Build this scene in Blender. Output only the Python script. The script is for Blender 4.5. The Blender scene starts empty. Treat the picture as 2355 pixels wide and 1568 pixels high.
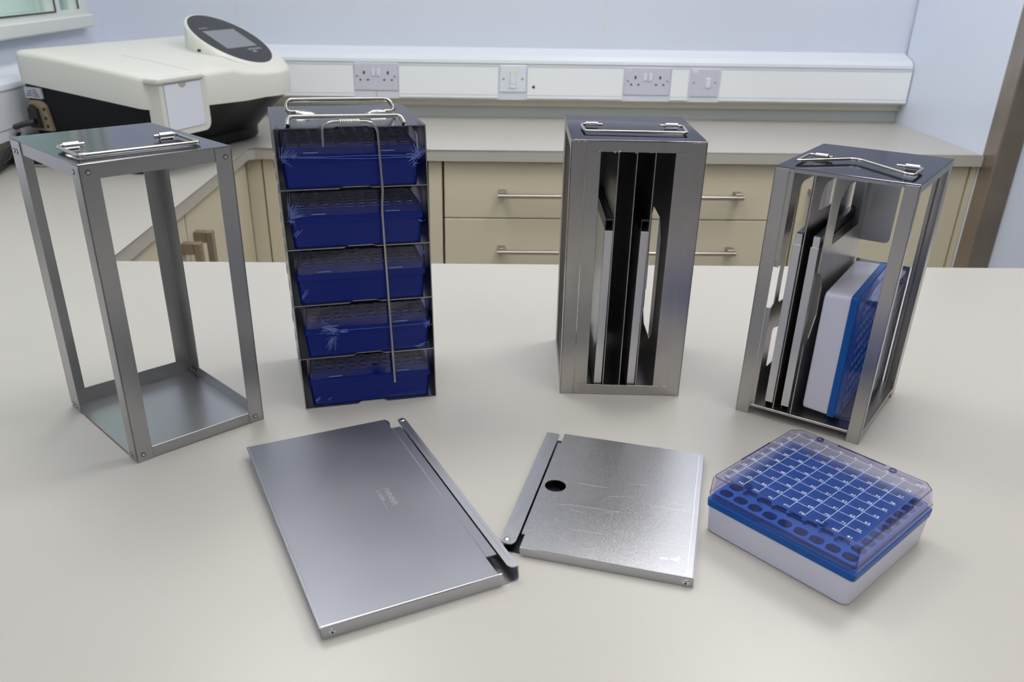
import bpy, bmesh, math, random
from mathutils import Matrix, Vector
random.seed(7)
sc = bpy.context.scene
COL = sc.collection
PI = math.pi
W, H = 2355, 1568

# ---------------------------------------------------------------- materials
def srgb(r, g, b):
    f = lambda c: (c/255/12.92) if c/255 <= .04045 else ((c/255+.055)/1.055)**2.4
    return (f(r), f(g), f(b), 1)

def pmat(name, col, rough=.5, metal=0., coat=0., noise=0., nscale=8., rnoise=0., bump=0., bscale=200., stretch=None, spec=.5, col2=None):
    m = bpy.data.materials.new(name); m.use_nodes = True
    nt = m.node_tree; b = nt.nodes['Principled BSDF']
    b.inputs['Base Color'].default_value = col
    b.inputs['Roughness'].default_value = rough
    b.inputs['Metallic'].default_value = metal
    b.inputs['Specular IOR Level'].default_value = spec
    if coat:
        b.inputs['Coat Weight'].default_value = coat
        b.inputs['Coat Roughness'].default_value = .08
    if noise or rnoise or bump or col2:
        tc = nt.nodes.new('ShaderNodeTexCoord'); mp = nt.nodes.new('ShaderNodeMapping')
        nt.links.new(tc.outputs['Object'], mp.inputs['Vector'])
        if stretch: mp.inputs['Scale'].default_value = stretch
        n = nt.nodes.new('ShaderNodeTexNoise'); n.inputs['Scale'].default_value = nscale
        n.inputs['Detail'].default_value = 4
        nt.links.new(mp.outputs['Vector'], n.inputs['Vector'])
        if noise or col2:
            mx = nt.nodes.new('ShaderNodeMix'); mx.data_type = 'RGBA'
            mx.inputs['A'].default_value = tuple(c*(1-noise) for c in col[:3])+(1,)
            mx.inputs['B'].default_value = col2 if col2 else tuple(min(1, c*(1+noise)) for c in col[:3])+(1,)
            rp = nt.nodes.new('ShaderNodeMapRange')
            rp.inputs['From Min'].default_value = .3 if not col2 else .52
            rp.inputs['From Max'].default_value = .7 if not col2 else .72
            nt.links.new(n.outputs['Fac'], rp.inputs['Value'])
            nt.links.new(rp.outputs['Result'], mx.inputs['Factor'])
            nt.links.new(mx.outputs['Result'], b.inputs['Base Color'])
        if rnoise:
            rp = nt.nodes.new('ShaderNodeMapRange')
            rp.inputs['From Min'].default_value = .3; rp.inputs['From Max'].default_value = .7
            rp.inputs['To Min'].default_value = max(.02, rough-rnoise); rp.inputs['To Max'].default_value = rough+rnoise
            nt.links.new(n.outputs['Fac'], rp.inputs['Value'])
            nt.links.new(rp.outputs['Result'], b.inputs['Roughness'])
        if bump:
            n2 = nt.nodes.new('ShaderNodeTexNoise'); n2.inputs['Scale'].default_value = bscale
            nt.links.new(mp.outputs['Vector'], n2.inputs['Vector'])
            bp = nt.nodes.new('ShaderNodeBump'); bp.inputs['Strength'].default_value = bump
            bp.inputs['Distance'].default_value = .0004
            nt.links.new(n2.outputs['Fac'], bp.inputs['Height'])
            nt.links.new(bp.outputs['Normal'], b.inputs['Normal'])
    return m

def clear_mat(name, tint, gloss=.12, rough=.03):
    m = bpy.data.materials.new(name); m.use_nodes = True
    nt = m.node_tree; nt.nodes.clear()
    out = nt.nodes.new('ShaderNodeOutputMaterial'); mx = nt.nodes.new('ShaderNodeMixShader')
    tr = nt.nodes.new('ShaderNodeBsdfTransparent'); gl = nt.nodes.new('ShaderNodeBsdfGlossy')
    lw = nt.nodes.new('ShaderNodeLayerWeight'); lw.inputs['Blend'].default_value = .5
    pw = nt.nodes.new('ShaderNodeMath'); pw.operation = 'POWER'; pw.inputs[1].default_value = 4.5
    ml = nt.nodes.new('ShaderNodeMath'); ml.operation = 'MULTIPLY_ADD'; ml.inputs[1].default_value = .75; ml.inputs[2].default_value = .05
    nt.links.new(lw.outputs['Facing'], pw.inputs[0]); nt.links.new(pw.outputs[0], ml.inputs[0])
    tr.inputs['Color'].default_value = tint
    gl.inputs['Roughness'].default_value = rough; gl.inputs['Color'].default_value = (.9, .9, 1, 1)
    nt.links.new(ml.outputs[0], mx.inputs['Fac'])
    nt.links.new(tr.outputs[0], mx.inputs[1]); nt.links.new(gl.outputs[0], mx.inputs[2])
    nt.links.new(mx.outputs[0], out.inputs['Surface'])
    return m

def emit_mat(name, col, s):
    m = bpy.data.materials.new(name); m.use_nodes = True
    b = m.node_tree.nodes['Principled BSDF']
    b.inputs['Emission Color'].default_value = col; b.inputs['Emission Strength'].default_value = s
    b.inputs['Base Color'].default_value = (.8, .8, .8, 1)
    return m

M = {}
M['steel'] = pmat('brushed_steel', (.43, .43, .435, 1), .30, 1)
M['steel_weld'] = pmat('mill_finish_steel', (.51, .49, .47, 1), .29, 1, noise=.02, nscale=60, rnoise=.015, col2=(.475, .445, .415, 1), stretch=(1, 1, .3))
M['steel_top'] = pmat('polished_steel', (.34, .345, .35, 1), .12, 1, rnoise=.015, nscale=15)
M['steel_top_b'] = pmat('polished_steel_greyer', (.28, .285, .29, 1), .12, 1, rnoise=.015, nscale=15)
M['steel_top_c'] = pmat('polished_steel_bluish', (.235, .235, .26, 1), .13, 1, rnoise=.015, nscale=15)
for _k, _t in (('steel_top_b', .55), ('steel_top_c', .46), ('steel_top', .72)): M[_k].node_tree.nodes['Principled BSDF'].inputs['Specular Tint'].default_value = (_t, _t, _t*1.06, 1)
M['steel_satin_f'] = pmat('satin_steel_sheet', (.30, .305, .335, 1), .42, 1, noise=.02, nscale=14, rnoise=.02)  # darker than the flanges, whose table reflection is put into their lighter colour
M['steel_wire'] = pmat('bright_steel_wire', (.46, .44, .41, 1), .22, 1)
M['steel_bright'] = pmat('bright_rolled_steel', (.72, .72, .72, 1), .16, 1)
M['steel_matte'] = pmat('satin_steel', (.50, .50, .52, 1), .36, 1, noise=.02, nscale=14, rnoise=.02)
M['steel_spangle'] = pmat('scratched_steel', (.47, .47, .49, 1), .33, 1, noise=.06, nscale=700, rnoise=.05, bump=.25, bscale=900, stretch=(1, .6, 1))
M['scratch'] = pmat('bare_scratch', (.85, .85, .88, 1), .35, 1)
M['oxide'] = pmat('weld_oxide_ring', (.16, .11, .08, 1), .5, .6)
M['weld'] = pmat('weld_bead', (.42, .36, .30, 1), .3, 1, bump=.6, bscale=500)
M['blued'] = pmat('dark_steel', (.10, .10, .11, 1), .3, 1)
M['worktop'] = pmat('cream_worktop', srgb(178, 174, 167), .34, noise=.01, nscale=3)
M['cab'] = pmat('cream_cabinet_front', srgb(204, 195, 172), .5, noise=.02, nscale=4)
M['cab_left'] = M['cab']
M['carcass'] = pmat('cabinet_carcass', srgb(120, 108, 92), .6)
M['handle'] = pmat('brushed_nickel_handle', (.42, .38, .34, 1), .3, 1)
M['handle2'] = pmat('bronze_nickel_handle', (.30, .24, .19, 1), .4, .5)
M['wall'] = pmat('painted_wall_panel', srgb(206, 212, 226), .55, noise=.015, nscale=3)
M['wall_joint'] = pmat('wall_joint_sealant', srgb(212, 214, 222), .5)
M['trunk'] = pmat('white_plastic_trunking', srgb(208, 212, 220), .35)
M['trunk2'] = pmat('white_cover_strip', srgb(232, 235, 238), .35)
M['groove'] = pmat('grey_shadow_gap', srgb(150, 152, 156), .6)
M['rail'] = pmat('cream_upstand_rail', srgb(203, 198, 180), .4)
M['upstand'] = pmat('grey_upstand_panel', srgb(186, 190, 188), .35)
M['socket'] = pmat('lilac_grey_plastic', srgb(196, 196, 210), .35)
M['socket_w'] = pmat('white_socket_plastic', srgb(215, 220, 228), .3)
M['black'] = pmat('black_plastic', (.012, .012, .014, 1), .35)
M['hole'] = pmat('socket_hole', (.02, .018, .03, 1), .7)
M['brass'] = pmat('screw_metal', (.45, .40, .30, 1), .35, 1)
M['floor'] = pmat('vinyl_floor', srgb(160, 162, 166), .4, noise=.05, nscale=20)
M['ceil'] = pmat('ceiling_tile', srgb(215, 215, 215), .8)
M['dark_wall'] = pmat('grey_wall', srgb(168, 168, 170), .7)
M['tallpanel'] = pmat('pale_blue_panel', srgb(218, 225, 240), .3)
M['post'] = pmat('bronze_steel_post', (.34, .29, .25, 1), .3, .8, noise=.15, nscale=6)
M['mach_white'] = pmat('instrument_white', srgb(205, 204, 197), .42)
M['mach_panel'] = pmat('instrument_pale_grey', srgb(212, 216, 226), .32)
M['mach_seam'] = pmat('instrument_seam', srgb(160, 162, 156), .5)
M['mach_black'] = pmat('instrument_black', (.008, .009, .012, 1), .4, spec=.15)
M['screenblk'] = pmat('black_glass', (.010, .009, .012, 1), .1, spec=.3)
M['lcd'] = pmat('grey_lcd', srgb(116, 118, 124), .3)
M['print_grey'] = pmat('grey_print', srgb(120, 124, 132), .5)
M['beige_plate'] = pmat('brass_connector_plate', (.36, .28, .19, 1), .4, .5)
M['label'] = pmat('paper_label', srgb(180, 182, 192), .6)
M['label_ink'] = pmat('label_ink', srgb(70, 72, 84), .6)
M['cable'] = pmat('black_rubber', (.013, .013, .015, 1), .45)
M['white_tag'] = pmat('white_sleeve', srgb(210, 210, 215), .5)
M['pane'] = emit_mat('daylit_green_blind', srgb(194, 201, 190), .36)  # emission puts daylight into a panel behind the window glass
M['glass'] = clear_mat('window_glass', (.86, .93, .90, 1))
M['frame_w'] = pmat('white_window_frame', srgb(212, 216, 212), .4)
M['seal'] = pmat('dark_window_seal', srgb(60, 66, 60), .6)
M['blue_box'] = pmat('royal_blue_plastic', srgb(6, 32, 118), .3, spec=.3)
M['blue_lip'] = pmat('royal_blue_lip', srgb(8, 34, 130), .3, spec=.3)
M['blue_tray'] = pmat('pale_well_rims', srgb(96, 106, 165), .25)
M['tray_face'] = pmat('tray_face_steel', (.72, .71, .72, 1), .36, 1)
M['clear'] = clear_mat('clear_lid_plastic', (.90, .89, .93, 1))
M['clear_violet'] = clear_mat('clear_violet_lid', (.905, .89, .945, 1))
M['film'] = clear_mat('shrink_film', (.93, .93, .97, 1), rough=.08)
M['crease'] = pmat('film_crease', srgb(120, 138, 205), .25)
M['white_pl'] = pmat('white_polycarbonate', srgb(212, 212, 226), .28)
M['azure'] = pmat('azure_plastic', srgb(4, 82, 162), .35, spec=.3)
M['azure2'] = pmat('azure_insert_plastic', srgb(6, 86, 170), .4, spec=.3)
M['print_white'] = pmat('white_print', srgb(205, 214, 235), .5)
M['frost'] = bpy.data.materials.new('frosted_lid_panel'); M['frost'].use_nodes = True
_nt = M['frost'].node_tree; _b = _nt.nodes['Principled BSDF']
_b.inputs['Transmission Weight'].default_value = 1; _b.inputs['Roughness'].default_value = .38
_b.inputs['IOR'].default_value = 1.15; _b.inputs['Base Color'].default_value = (.80, .83, .95, 1)
M['lid_edge'] = clear_mat('lid_moulded_edge', (.42, .40, .60, 1))

# ---------------------------------------------------------------- mesh helpers
I = lambda p: p
def new(): return bmesh.new()

def build(name, bm, mat, parent=None, smooth=False, fn=None, mats=None):
    if fn:
        for v in bm.verts: v.co = Vector(fn(*v.co))
    bmesh.ops.remove_doubles(bm, verts=bm.verts, dist=1e-7)
    bmesh.ops.recalc_face_normals(bm, faces=bm.faces)
    me = bpy.data.meshes.new(name); bm.to_mesh(me); bm.free()
    me.materials.append(mat)
    for m in (mats or []): me.materials.append(m)
    if smooth:
        for p in me.polygons: p.use_smooth = True
        me.set_sharp_from_angle(angle=math.radians(smooth if smooth > 1 else 35))
    o = bpy.data.objects.new(name, me); COL.objects.link(o)
    if parent: o.parent = parent
    return o

def root(name, label, cat, loc=(0, 0, 0), rz=0, group=None):
    o = bpy.data.objects.new(name, None); COL.objects.link(o)
    o.location = loc; o.rotation_euler = (0, 0, rz); o.empty_display_size = .02
    o['label'] = label; o['category'] = cat
    if group: o['group'] = group
    return o
def tag(o, label, cat, group=None):
    o['label'] = label; o['category'] = cat
    if group: o['group'] = group
    return o
def struct(o): o['kind'] = 'structure'; return o

def box(bm, x0, x1, y0, y1, z0, z1, bev=0, seg=2, mi=0):
    r = bmesh.ops.create_cube(bm, size=1)
    vs = r['verts']
    for v in vs:
        v.co = Vector(((x0+x1)/2+v.co.x*(x1-x0), (y0+y1)/2+v.co.y*(y1-y0), (z0+z1)/2+v.co.z*(z1-z0)))
    fs = {f for v in vs for f in v.link_faces}
    for f in fs: f.material_index = mi
    if bev:
        es = list({e for v in vs for e in v.link_edges})
        bmesh.ops.bevel(bm, geom=es, offset=bev, segments=seg, affect='EDGES', profile=.5, clamp_overlap=True)

def ax(axis, a, b, c):   # a,b in-plane, c along axis
    return {'z': (a, b, c), 'y': (a, c, b), 'x': (c, a, b)}[axis]

def prism(bm, outer, c0, c1, axis='z', holes=(), mi=0):
    """extruded plate; outer & holes are 2D loops. axis x: (y,z) plane; y: (x,z); z: (x,y)"""
    tmp = bmesh.new(); edges = []
    for loop in [outer]+list(holes):
        vs = [tmp.verts.new((p[0], p[1], 0)) for p in loop]
        for i in range(len(vs)): edges.append(tmp.edges.new((vs[i], vs[(i+1) % len(vs)])))
    if holes: bmesh.ops.triangle_fill(tmp, use_beauty=True, use_dissolve=False, edges=edges)
    else: tmp.faces.new(tmp.verts[:] if not hasattr(tmp.verts, 'ensure_lookup_table') else list(tmp.verts))
    tmp.verts.index_update()
    pts = [v.co.copy() for v in tmp.verts]
    fs = [[v.index for v in f.verts] for f in tmp.faces]
    tmp.free()
    lo = [bm.verts.new(ax(axis, p.x, p.y, c0)) for p in pts]
    hi = [bm.verts.new(ax(axis, p.x, p.y, c1)) for p in pts]
    for f in fs:
        bm.faces.new([lo[i] for i in f]).material_index = mi
        bm.faces.new([hi[i] for i in reversed(f)]).material_index = mi
    k = 0
    for loop in [outer]+list(holes):
        n = len(loop)
        for i in range(n):
            a, b = k+i, k+(i+1) % n
            bm.faces.new((lo[a], lo[b], hi[b], hi[a])).material_index = mi
        k += n

def rr(x0, y0, x1, y1, r=0, seg=4):
    """rounded rect loop; r single or 4 list (x0y0, x1y0, x1y1, x0y1); seg=1 chamfer"""
    rs = r if isinstance(r, (list, tuple)) else [r]*4
    out = []
    for (cx, cy, a0), rad in zip([(x0, y0, PI), (x1, y0, 1.5*PI), (x1, y1, 0), (x0, y1, .5*PI)], rs):
        if rad <= 0: out.append((cx, cy)); continue
        sx = 1 if cx == x0 else -1; sy = 1 if cy == y0 else -1
        ox, oy = cx+sx*rad, cy+sy*rad
        for i in range(seg+1):
            a = a0+(PI/2)*i/seg
            out.append((ox+rad*math.cos(a), oy+rad*math.sin(a)))
    return out

def circ(cx, cy, r, n=16, ry=None):
    ry = ry or r
    return [(cx+r*math.cos(2*PI*i/n), cy+ry*math.sin(2*PI*i/n)) for i in range(n)]

def loft(bm, rings, cap0=True, cap1=True, closed=False, mi=0):
    R = [[bm.verts.new(p) for p in ring] for ring in rings]
    n = len(R[0])
    pairs = list(zip(R, R[1:]))+([(R[-1], R[0])] if closed else [])
    for a, b in pairs:
        for i in range(n):
            bm.faces.new((a[i], a[(i+1) % n], b[(i+1) % n], b[i])).material_index = mi
    if not closed:
        if cap0: bm.faces.new(list(reversed(R[0]))).material_index = mi
        if cap1: bm.faces.new(R[-1]).material_index = mi
    return R
def ringz(loop, z): return [(p[0], p[1], z) for p in loop]

def cyl(bm, c, r, h, axis='z', n=20, r2=None, mi=0):
    r2 = r if r2 is None else r2
    a = [ax(axis, c[0]+r*math.cos(2*PI*i/n), c[1]+r*math.sin(2*PI*i/n), c[2]) for i in range(n)] if axis == 'z' else None
    if axis == 'z':
        b = [(c[0]+r2*math.cos(2*PI*i/n), c[1]+r2*math.sin(2*PI*i/n), c[2]+h) for i in range(n)]
    elif axis == 'y':
        a = [(c[0]+r*math.cos(2*PI*i/n), c[1], c[2]+r*math.sin(2*PI*i/n)) for i in range(n)]
        b = [(c[0]+r2*math.cos(2*PI*i/n), c[1]+h, c[2]+r2*math.sin(2*PI*i/n)) for i in range(n)]
    else:
        a = [(c[0], c[1]+r*math.cos(2*PI*i/n), c[2]+r*math.sin(2*PI*i/n)) for i in range(n)]
        b = [(c[0]+h, c[1]+r2*math.cos(2*PI*i/n), c[2]+r2*math.sin(2*PI*i/n)) for i in range(n)]
    loft(bm, [a, b], mi=mi)

def fillet(pts, r, seg=5):
    out = [Vector(pts[0])]
    for a, b, c in zip(pts, pts[1:], pts[2:]):
        a, b, c = Vector(a), Vector(b), Vector(c)
        d0 = (a-b); d1 = (c-b); k = min(r, d0.length*.49, d1.length*.49)
        p0 = b+d0.normalized()*k; p1 = b+d1.normalized()*k
        for i in range(seg+1):
            t = i/seg
            out.append((1-t)**2*p0+2*t*(1-t)*b+t*t*p1)
    out.append(Vector(pts[-1])); return out

def tube(bm, pts, r, n=10, fr=0, mi=0):
    P = fillet(pts, fr) if fr else [Vector(p) for p in pts]
    Q = [P[0]]
    for p in P[1:]:
        if (p-Q[-1]).length > 1e-6: Q.append(p)
    P = Q
    d = (P[1]-P[0]).normalized()
    up = Vector((0, 0, 1)) if abs(d.z) < .9 else Vector((1, 0, 0))
    nx = d.cross(up).normalized(); rings = []
    for i, p in enumerate(P):
        t = (P[min(i+1, len(P)-1)]-P[max(i-1, 0)]).normalized()
        nx = (nx-t*nx.dot(t)).normalized(); ny = t.cross(nx)
        rings.append([tuple(p+nx*r*math.cos(2*PI*k/n)+ny*r*math.sin(2*PI*k/n)) for k in range(n)])
    loft(bm, rings, mi=mi)

def dome(bm, c, r, h, axis='z', n=16, sgn=1, mi=0):
    rings = []
    for k in range(4):
        a = k/3*PI/2*.96
        rad, hh = r*math.cos(a), h*math.sin(a)*sgn
        if axis == 'z': rings.append([(c[0]+rad*math.cos(2*PI*i/n), c[1]+rad*math.sin(2*PI*i/n), c[2]+hh) for i in range(n)])
        elif axis == 'y': rings.append([(c[0]+rad*math.cos(2*PI*i/n), c[1]+hh, c[2]+rad*math.sin(2*PI*i/n)) for i in range(n)])
        else: rings.append([(c[0]+hh, c[1]+rad*math.cos(2*PI*i/n), c[2]+rad*math.sin(2*PI*i/n)) for i in range(n)])
    loft(bm, rings, mi=mi)

def skewfn(b):
    """local (u,v,z) in mm -> root-local metres, with the slight racking of the bent sheet"""
    a, h, s, lx, ly = b[2], b[5], b[6], b[7], b[8]
    rx = (math.cos(a)*lx+math.sin(a)*ly)/h; ry = (-math.sin(a)*lx+math.cos(a)*ly)/h
    def f(u, v, z):
        u, v, z = u/1000, v/1000, z/1000
        return (u-math.sin(s)*v+rx*z, math.cos(s)*v+ry*z, z)
    return f
mm = lambda u, v, z: (u/1000, v/1000, z/1000)

BX = {
 'A': [-.3237, .6880, .7212, .1340, .1633, .2848, .0424, .0008, .0006],
 'B': [-.1831, .7981, .2235, .1442, .1370, .2963, .0255, -.0053, -.0004],
 'C': [.0975, .8376, -.0471, .1351, .1529, .2829, -.0076, -.0019, .0004],
 'D': [.2888, .7995, -.6207, .1301, .1487, .2674, -.0417, .0005, -.0005],
 'E': [.1985, .5828, -.8640, .1340, .1319, .0255, -.0157, -.0001, -.0011],
 'F': [-.1077, .4518, .4143, .1440, .2687, .0122, .0109, -.0008, -.0002],
 'G': [.0382, .5462, -.2902, .1400, .1935, .0083, .0012, -.0005, .0004],
}

# ================================================================= SETTING
def slab(name, x0, x1, y0, y1, z0, z1, mat, bev=0):
    bm = new(); box(bm, x0, x1, y0, y1, z0, z1, bev); return build(name, bm, mat)
XL, YB, ZF, ZC = -1.139, 2.80, -.90, 1.80
XR, YF = 3.2, -2.8
struct(slab('floor', XL-.1, XR+.1, YF-.1, YB+.1, ZF-.05, ZF, M['floor']))
struct(slab('ceiling', XL-.1, XR+.1, YF-.1, YB+.1, ZC, ZC+.05, M['ceil']))
struct(slab('wall_back', XL-.1, XR+.1, YB, YB+.1, ZF, ZC, M['wall']))
struct(slab('wall_right', XR, XR+.1, YF, YB, ZF, ZC, M['dark_wall']))
struct(slab('wall_front', XL, XR, YF-.1, YF, ZF, ZC, M['dark_wall']))
# left wall with window opening
bm = new()
WY0, WY1, WZ0, WZ1 = 1.30, 2.645, .262, 1.25
prism(bm, [(YF, ZF), (YB, ZF), (YB, ZC), (YF, ZC)], XL-.12, XL, 'x', holes=[[(WY0+.03, WZ0+.03), (WY1-.03, WZ0+.03), (WY1-.03, WZ1-.03), (WY0+.03, WZ1-.03)]])
struct(build('wall_left', bm, M['wall']))
bm = new()
prism(bm, rr(WY0, WZ0, WY1, WZ1), XL-.02, XL+.02, 'x', holes=[rr(WY0+.05, WZ0+.047, 2.446, WZ1-.05), rr(2.476, WZ0+.047, WY1-.057, WZ1-.05)])
box(bm, XL+.02, XL+.035, WY0, WY1, WZ0, WZ0+.034, .004)
wf = build('window_1', bm, M['frame_w']); struct(wf)
bm = new(); box(bm, XL-.012, XL-.006, WY0+.04, WY1-.04, WZ0+.04, WZ1-.04)
build('window_pane', bm, M['glass'], wf)
bm = new(); box(bm, XL-.115, XL-.075, WY0+.03, WY1-.03, WZ0+.03, WZ1-.03)
build('window_blind', bm, M['pane'], wf)  # added glowing sheet standing in for the bright view outside
bm = new()
for y in (2.441, WY1-.062): box(bm, XL+.0195, XL+.022, y, y+.006, WZ0+.05, WZ1-.05)
box(bm, XL+.0195, XL+.022, WY0+.05, 2.446, WZ0+.046, WZ0+.050)
build('window_seal', bm, M['seal'], wf)
for i, x in enumerate((-.722, .408)):
    struct(slab('trim_%d' % (i+1), x-.004, x+.004, YB-.002, YB, .22, ZC, M['wall_joint']))

# skirting trunking (dado) along back and left wall
def dado_profile(): return [(0, .208), (-.060, .190), (-.073, .178), (-.075, .170), (-.075, .062), (0, .062)]
def extr(name, prof, axis, base, c0, c1, mat, parent=None):
    bm = new()
    if axis == 'x':   # runs along x on the back wall; profile y offset
        r0 = [(c0, base+p[0], p[1]) for p in prof]; r1 = [(c1, base+p[0], p[1]) for p in prof]
    else:
        r0 = [(base-p[0], c0, p[1]) for p in prof]; r1 = [(base-p[0], c1, p[1]) for p in prof]
    loft(bm, [r0, r1]); return build(name, bm, mat, parent)
t = root('cable_trunking', 'white sloping-top cable trunking carrying the sockets along the back wall', 'trunking', (0, YB, 0))
extr('trunking_body', dado_profile(), 'x', 0, XL+.076, 1.372, M['trunk'], t)
bm = new()
box(bm, -.3078, -.3062, -.0762, -.0745, .065, .171); build('trunking_joint', bm, M['groove'], t); bm = new()
box(bm, XL+.08, 1.37, -.0757, -.0745, .1665, .1685)
build('trunking_joint', bm, M['groove'], t)
covers = [(XL+.09, -.376), (-.236, .072), (.163, .462), (.613, .668), (.769, 1.371)]
for a, b in covers:
    bm = new(); box(bm, a, b, -.079, -.0752, .0665, .1605, .0006, 1)
    box(bm, a, b, -.0805, -.079, .067, .0745, .0004, 1)
    build('cover_strip', bm, M['trunk2'], t)
    bm = new(); box(bm, a+.001, b-.001, -.0797, -.0789, .1600, .1608); build('cover_strip_groove', bm, M['groove'], t)
    bm = new(); box(bm, a+.001, b-.001, -.0797, -.0789, .0757, .0765); build('cover_strip_groove', bm, M['groove'], t)
bm = new(); cyl(bm, (.183, -.080, .101), .0045, .002, 'y'); build('fixing_hole', bm, M['hole'], t)
t = root('cable_trunking', 'white cable trunking below the window, behind the bench instrument', 'trunking', (XL, 0, 0))
extr('trunking_body', dado_profile(), 'y', 0, -.3, YB, M['trunk'], t)
bm = new(); box(bm, .0745, .0757, -.3, 2.70, .165, .167); build('trunking_joint', bm, M['groove'], t); bm = new(); box(bm, .0745, .0757, -.3, 2.70, .085, .087)
build('trunking_joint', bm, M['groove'], t)
struct(slab('trim_3', XL+.02, 1.374, 2.757, 2.80, .038, .068, M['rail'], .002))
struct(slab('trim_4', XL+.02, 1.374, 2.774, 2.80, 0, .038, M['upstand']))
struct(slab('trim_5', XL, XL+.045, .12, 2.757, .038, .068, M['rail'], .002))
struct(slab('trim_6', XL, XL+.03, .12, 2.774, 0, .038, M['upstand']))
# rail joint
struct(slab('trim_7', -.3075, -.3065, 2.7565, 2.757, .040, .062, M['groove']))

# sockets ----------------------------------------------------------------
def pins(bm, x):
    box(bm, x-.0025, x+.0025, -.0012, .0008, .007, .016)
    box(bm, x-.0145, x-.0085, -.0012, .0008, -.0115, -.0075)
    box(bm, x+.0085, x+.0145, -.0012, .0008, -.0115, -.0075)
def screw(bm, x, z): dome(bm, (x, -.0002, z), .0035, .0012, 'y', 12, -1)
def socket2(x, z, w, h, label):
    r = root('double_socket', label, 'socket', (x, 2.7215, z), 0)
    bm = new(); box(bm, -w/2, w/2, 0, .0075, -h/2, h/2, .0025); build('face_plate', bm, M['socket'], r)
    bm = new(); pins(bm, -w*.27); build('pin_holes', bm, M['hole'], r); bm = new(); pins(bm, w*.27); build('pin_holes', bm, M['hole'], r)
    for s in (-1, 1):
        bm = new(); box(bm, s*.0082-.0042, s*.0082+.0042, -.0035, .001, .002, .0235, .001); build('rocker_switch', bm, M['socket_w'], r)
        bm = new(); screw(bm, s*w*.425, .001); build('screw', bm, M['brass'], r)
    bm = new(); box(bm, -w/2+.004, -w/2+.020, -.0004, .0006, h/2-.012, h/2-.0045); build('rating_label', bm, M['socket_w'], r)
    bm = new()
    for k in range(4): box(bm, -w/2+.0055+k*.0034, -w/2+.0078+k*.0034, -.0007, -.0003, h/2-.0085, h/2-.0068)
    build('label_print', bm, M['print_grey'], r)
socket2(-.306, .126, .136, .082, 'pale grey double wall socket nearest the white instrument')
socket2(.539, .122, .144, .083, 'pale grey double wall socket in the middle, between two single plates')
r = root('fused_outlet', 'white single plate with a small yellow indicator, beside the screw hole in the trunking', 'socket', (.118, 2.7215, .1245))
bm = new(); box(bm, -.041, .041, 0, .0075, -.040, .040, .0025); build('face_plate', bm, M['socket_w'], r)
bm = new(); box(bm, -.0115, .0115, -.0025, .001, -.027, .025, .001); build('switch_module', bm, M['trunk'], r)
bm = new(); box(bm, -.006, .004, -.0035, -.002, .012, .019, .0005); build('indicator', bm, pmat('yellow_lens', srgb(235, 222, 170), .3), r)
bm = new(); box(bm, -.007, .007, -.0037, -.002, -.013, .010, .0008); build('rocker_switch', bm, M['socket_w'], r)
bm = new(); box(bm, -.0075, .0075, -.0030, -.002, -.026, -.020, .0004); build('fuse_holder', bm, M['trunk2'], r)
for s in (-1, 1):
    bm = new(); screw(bm, s*.0295, 0); build('screw', bm, M['brass'], r)
r = root('light_switch', 'pale grey single switch plate, the last one before the tall cabinet', 'switch', (.719, 2.7215, .120))
bm = new(); box(bm, -.044, .044, 0, .0075, -.042, .042, .0025); build('face_plate', bm, M['socket'], r)
bm = new(); box(bm, .004, .018, -.004, .001, -.014, .014, .0012); build('rocker_switch', bm, M['socket_w'], r)
for s in (-1, 1):
    bm = new(); screw(bm, s*.034, .001); build('screw', bm, M['brass'], r)
bm = new(); box(bm, -.040, -.024, -.0004, .0006, .030, .0375); build('rating_label', bm, M['socket_w'], r)

# worktop ------------------------------------------------------------------
bm = new()
WT = [(XL, .16), (1.9, .16), (1.9, 1.294), (-.595, 1.294), (-.595, 2.222), (-.580, 2.237), (1.374, 2.237), (1.374, 2.775), (XL, 2.775)]
prism(bm, WT, -.030, 0, 'z')
es = [e for e in bm.edges if abs(e.verts[0].co.z) < 1e-6 and abs(e.verts[1].co.z) < 1e-6]
bmesh.ops.bevel(bm, geom=es, offset=.004, segments=3, affect='EDGES', profile=.5)
o = build('worktop', bm, M['worktop'], smooth=30)
tag(o, 'glossy cream laboratory worktop running round the room and carrying all the racks', 'worktop')

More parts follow.
